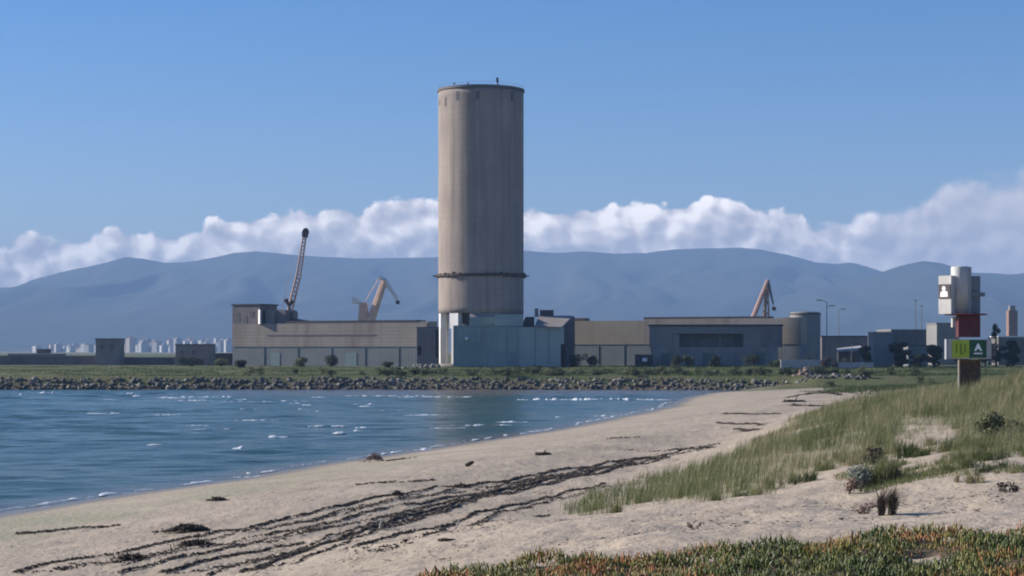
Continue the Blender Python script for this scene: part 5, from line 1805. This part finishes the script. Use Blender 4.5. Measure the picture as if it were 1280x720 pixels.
lb = MB().box(-.50, .50, -.34, .42, zt(392.5), zt(344.8), Ml).build("left_casing", M['sign_white'], st_)
fr = MB().box(-.46, .46, -.40, -.341, zt(373.2), zt(355.5), Ml).build("picture_frame", M['steel_dark'], lb)
zc_, zh = zt(364.5), (zt(355.5) - zt(373.2))
fig = MB()
fig.prism([(-.32, zc_ - .36), (.30, zc_ - .36), (.26, zc_ - .02), (.10, zc_ + .04), (-.10, zc_ + .04), (-.28, zc_ - .04)], -.425, -.402, Ml)
fig.prism([(.15 * math.cos(a) - .02, zc_ + .20 + .16 * math.sin(a)) for a in [k * math.pi / 6 for k in range(12)]], -.425, -.402, Ml)
fig.build("emblem", M['white_mark'], lb)
# the green panel
sgn = MB().box(T(1178.5), T(1234.5), DT - 1.05, DT - .63, zt(448.6), zt(424.2)).build("sign_box", M['sign_white'], st_, bevel=.02)
MB().box(T(1178.2), T(1181.2), DT - 1.08, DT - .6, zt(449), zt(424)).build("end_post", M['sign_grey'], sgn)
yf = DT - 1.05
MB().box(T(1185.5), T(1206.8), yf - .03, yf - .002, zt(447.2), zt(425.2)).build("lime_panel", M['lime'], sgn)
MB().box(T(1207), T(1228.3), yf - .03, yf - .002, zt(447.2), zt(425.2)).build("green_panel", M['green'], sgn)


def text_mesh(s, size, x, y, z, m, parent, name, ext=.01, bold=.0):
    cu = bpy.data.curves.new(name, 'FONT')
    cu.body = s
    cu.size = size
    cu.extrude = ext
    cu.offset = bold
    cu.align_x = 'CENTER'
    cu.align_y = 'CENTER'
    o = bpy.data.objects.new(name + "_curve", cu)
    me = bpy.data.meshes.new_from_object(o)
    bpy.data.objects.remove(o)
    Mt = Matrix.Translation((x, y, z)) @ Matrix.Rotation(R(90), 4, 'X')
    me.transform(Mt)
    b = BASE[parent.name]
    for v in me.vertices: v.co -= b
    me.name = name
    me.materials.append(m)
    q = bpy.data.objects.new(name, me)
    C.objects.link(q)
    q.parent = parent
    BASE[q.name] = b
    return q


text_mesh("A", .62, T(1217.7), yf - .045, zt(434.5), M['white_mark'], sgn, "letter", .012, .035)
MB().box(T(1212.5), T(1223), yf - .05, yf - .031, zt(442.6), zt(441)).build("underline", M['white_mark'], sgn)
om = MB()
for xx, a0_, a1_ in ((1191, 430, 441), (1201.5, 430, 441)):
    om.box(T(xx - .8), T(xx + .8), yf - .045, yf - .031, zt(a1_), zt(a0_))
om.box(T(1195.4), T(1197.2), yf - .045, yf - .031, zt(443), zt(429.5))
om.box(T(1197.4), T(1199.6), yf - .045, yf - .031, zt(443), zt(441.2))
om.build("lime_mark", M['olive_mark'], sgn)
MB().box(T(1236.5), T(1240.5), DT - .9, DT - .7, zt(437), zt(429.5)).box(T(1236.5), T(1240.5), DT - .9, DT - .7, zt(444.6), zt(438.5)).box(T(1234.4), T(1236.6), DT - .84, DT - .76, zt(439), zt(436)).build("small_plate", M['purple_grey'], sgn)

# ------------------------------------------------------------------ the far town
def town():
    r_ = random.Random(44)
    spots = []
    for k in range(92):
        px = r_.choice([r_.uniform(62, 118), r_.uniform(150, 219), r_.uniform(150, 290), r_.uniform(240, 292), r_.uniform(10, 300)])
        prof_ = 429 if px > 150 else 433.5
        top = prof_ + r_.uniform(-6 if px > 150 else -3.5, 5)
        spots.append((px, top, r_.uniform(3600, 4600), r_.uniform(3.5, 9), r_.randrange(5)))
    labs = ["pale tower block in the far town below the mountains", "cream apartment block in the far town below the mountains", "ochre block of flats in the far town below the mountains",
            "grey block of flats in the far town below the mountains", "white apartment block in the far town below the mountains"]
    for px, top, d, wpx, k in spots:
        x = X(px, d)
        w = wpx / F * d
        h = Z(top, d)
        t = thing("apartment_block", labs[k], "apartment block", (x, d, 2.5), ["pale tower blocks", "cream apartment blocks", "ochre blocks of flats", "grey blocks of flats", "white apartment blocks"][k] + " of the far town")
        t.rotation_euler.z = -R(r_.uniform(18, 65))
        MB().box(x - w / 2, x + w / 2, d, d + 14, 1.5, h).build("wall", M['city'][k], t)
        rm_ = MB().box(x - w / 2 - .3, x + w / 2 + .3, d - .3, d + 14.3, h + .01, h + .5).box(x - 2, x + 1.5, d + 5, d + 9, h + .5, h + 3.2)
        rm_.build("roof", M['city_roof'] if k in (1, 2) else M['city'][3], t)
        wn = MB()
        n_ = max(2, int(w / 3.4))
        z = 5.0
        while z < h - 2:
            for i in range(n_):
                xx = x - w / 2 + (i + .5) * w / n_
                wn.box(xx - .6, xx + .6, d - .05, d + .1, z, z + 1.3)
            z += 3.1
        if wn.v: wn.build("window_grid", M['city_window'], t)


town()
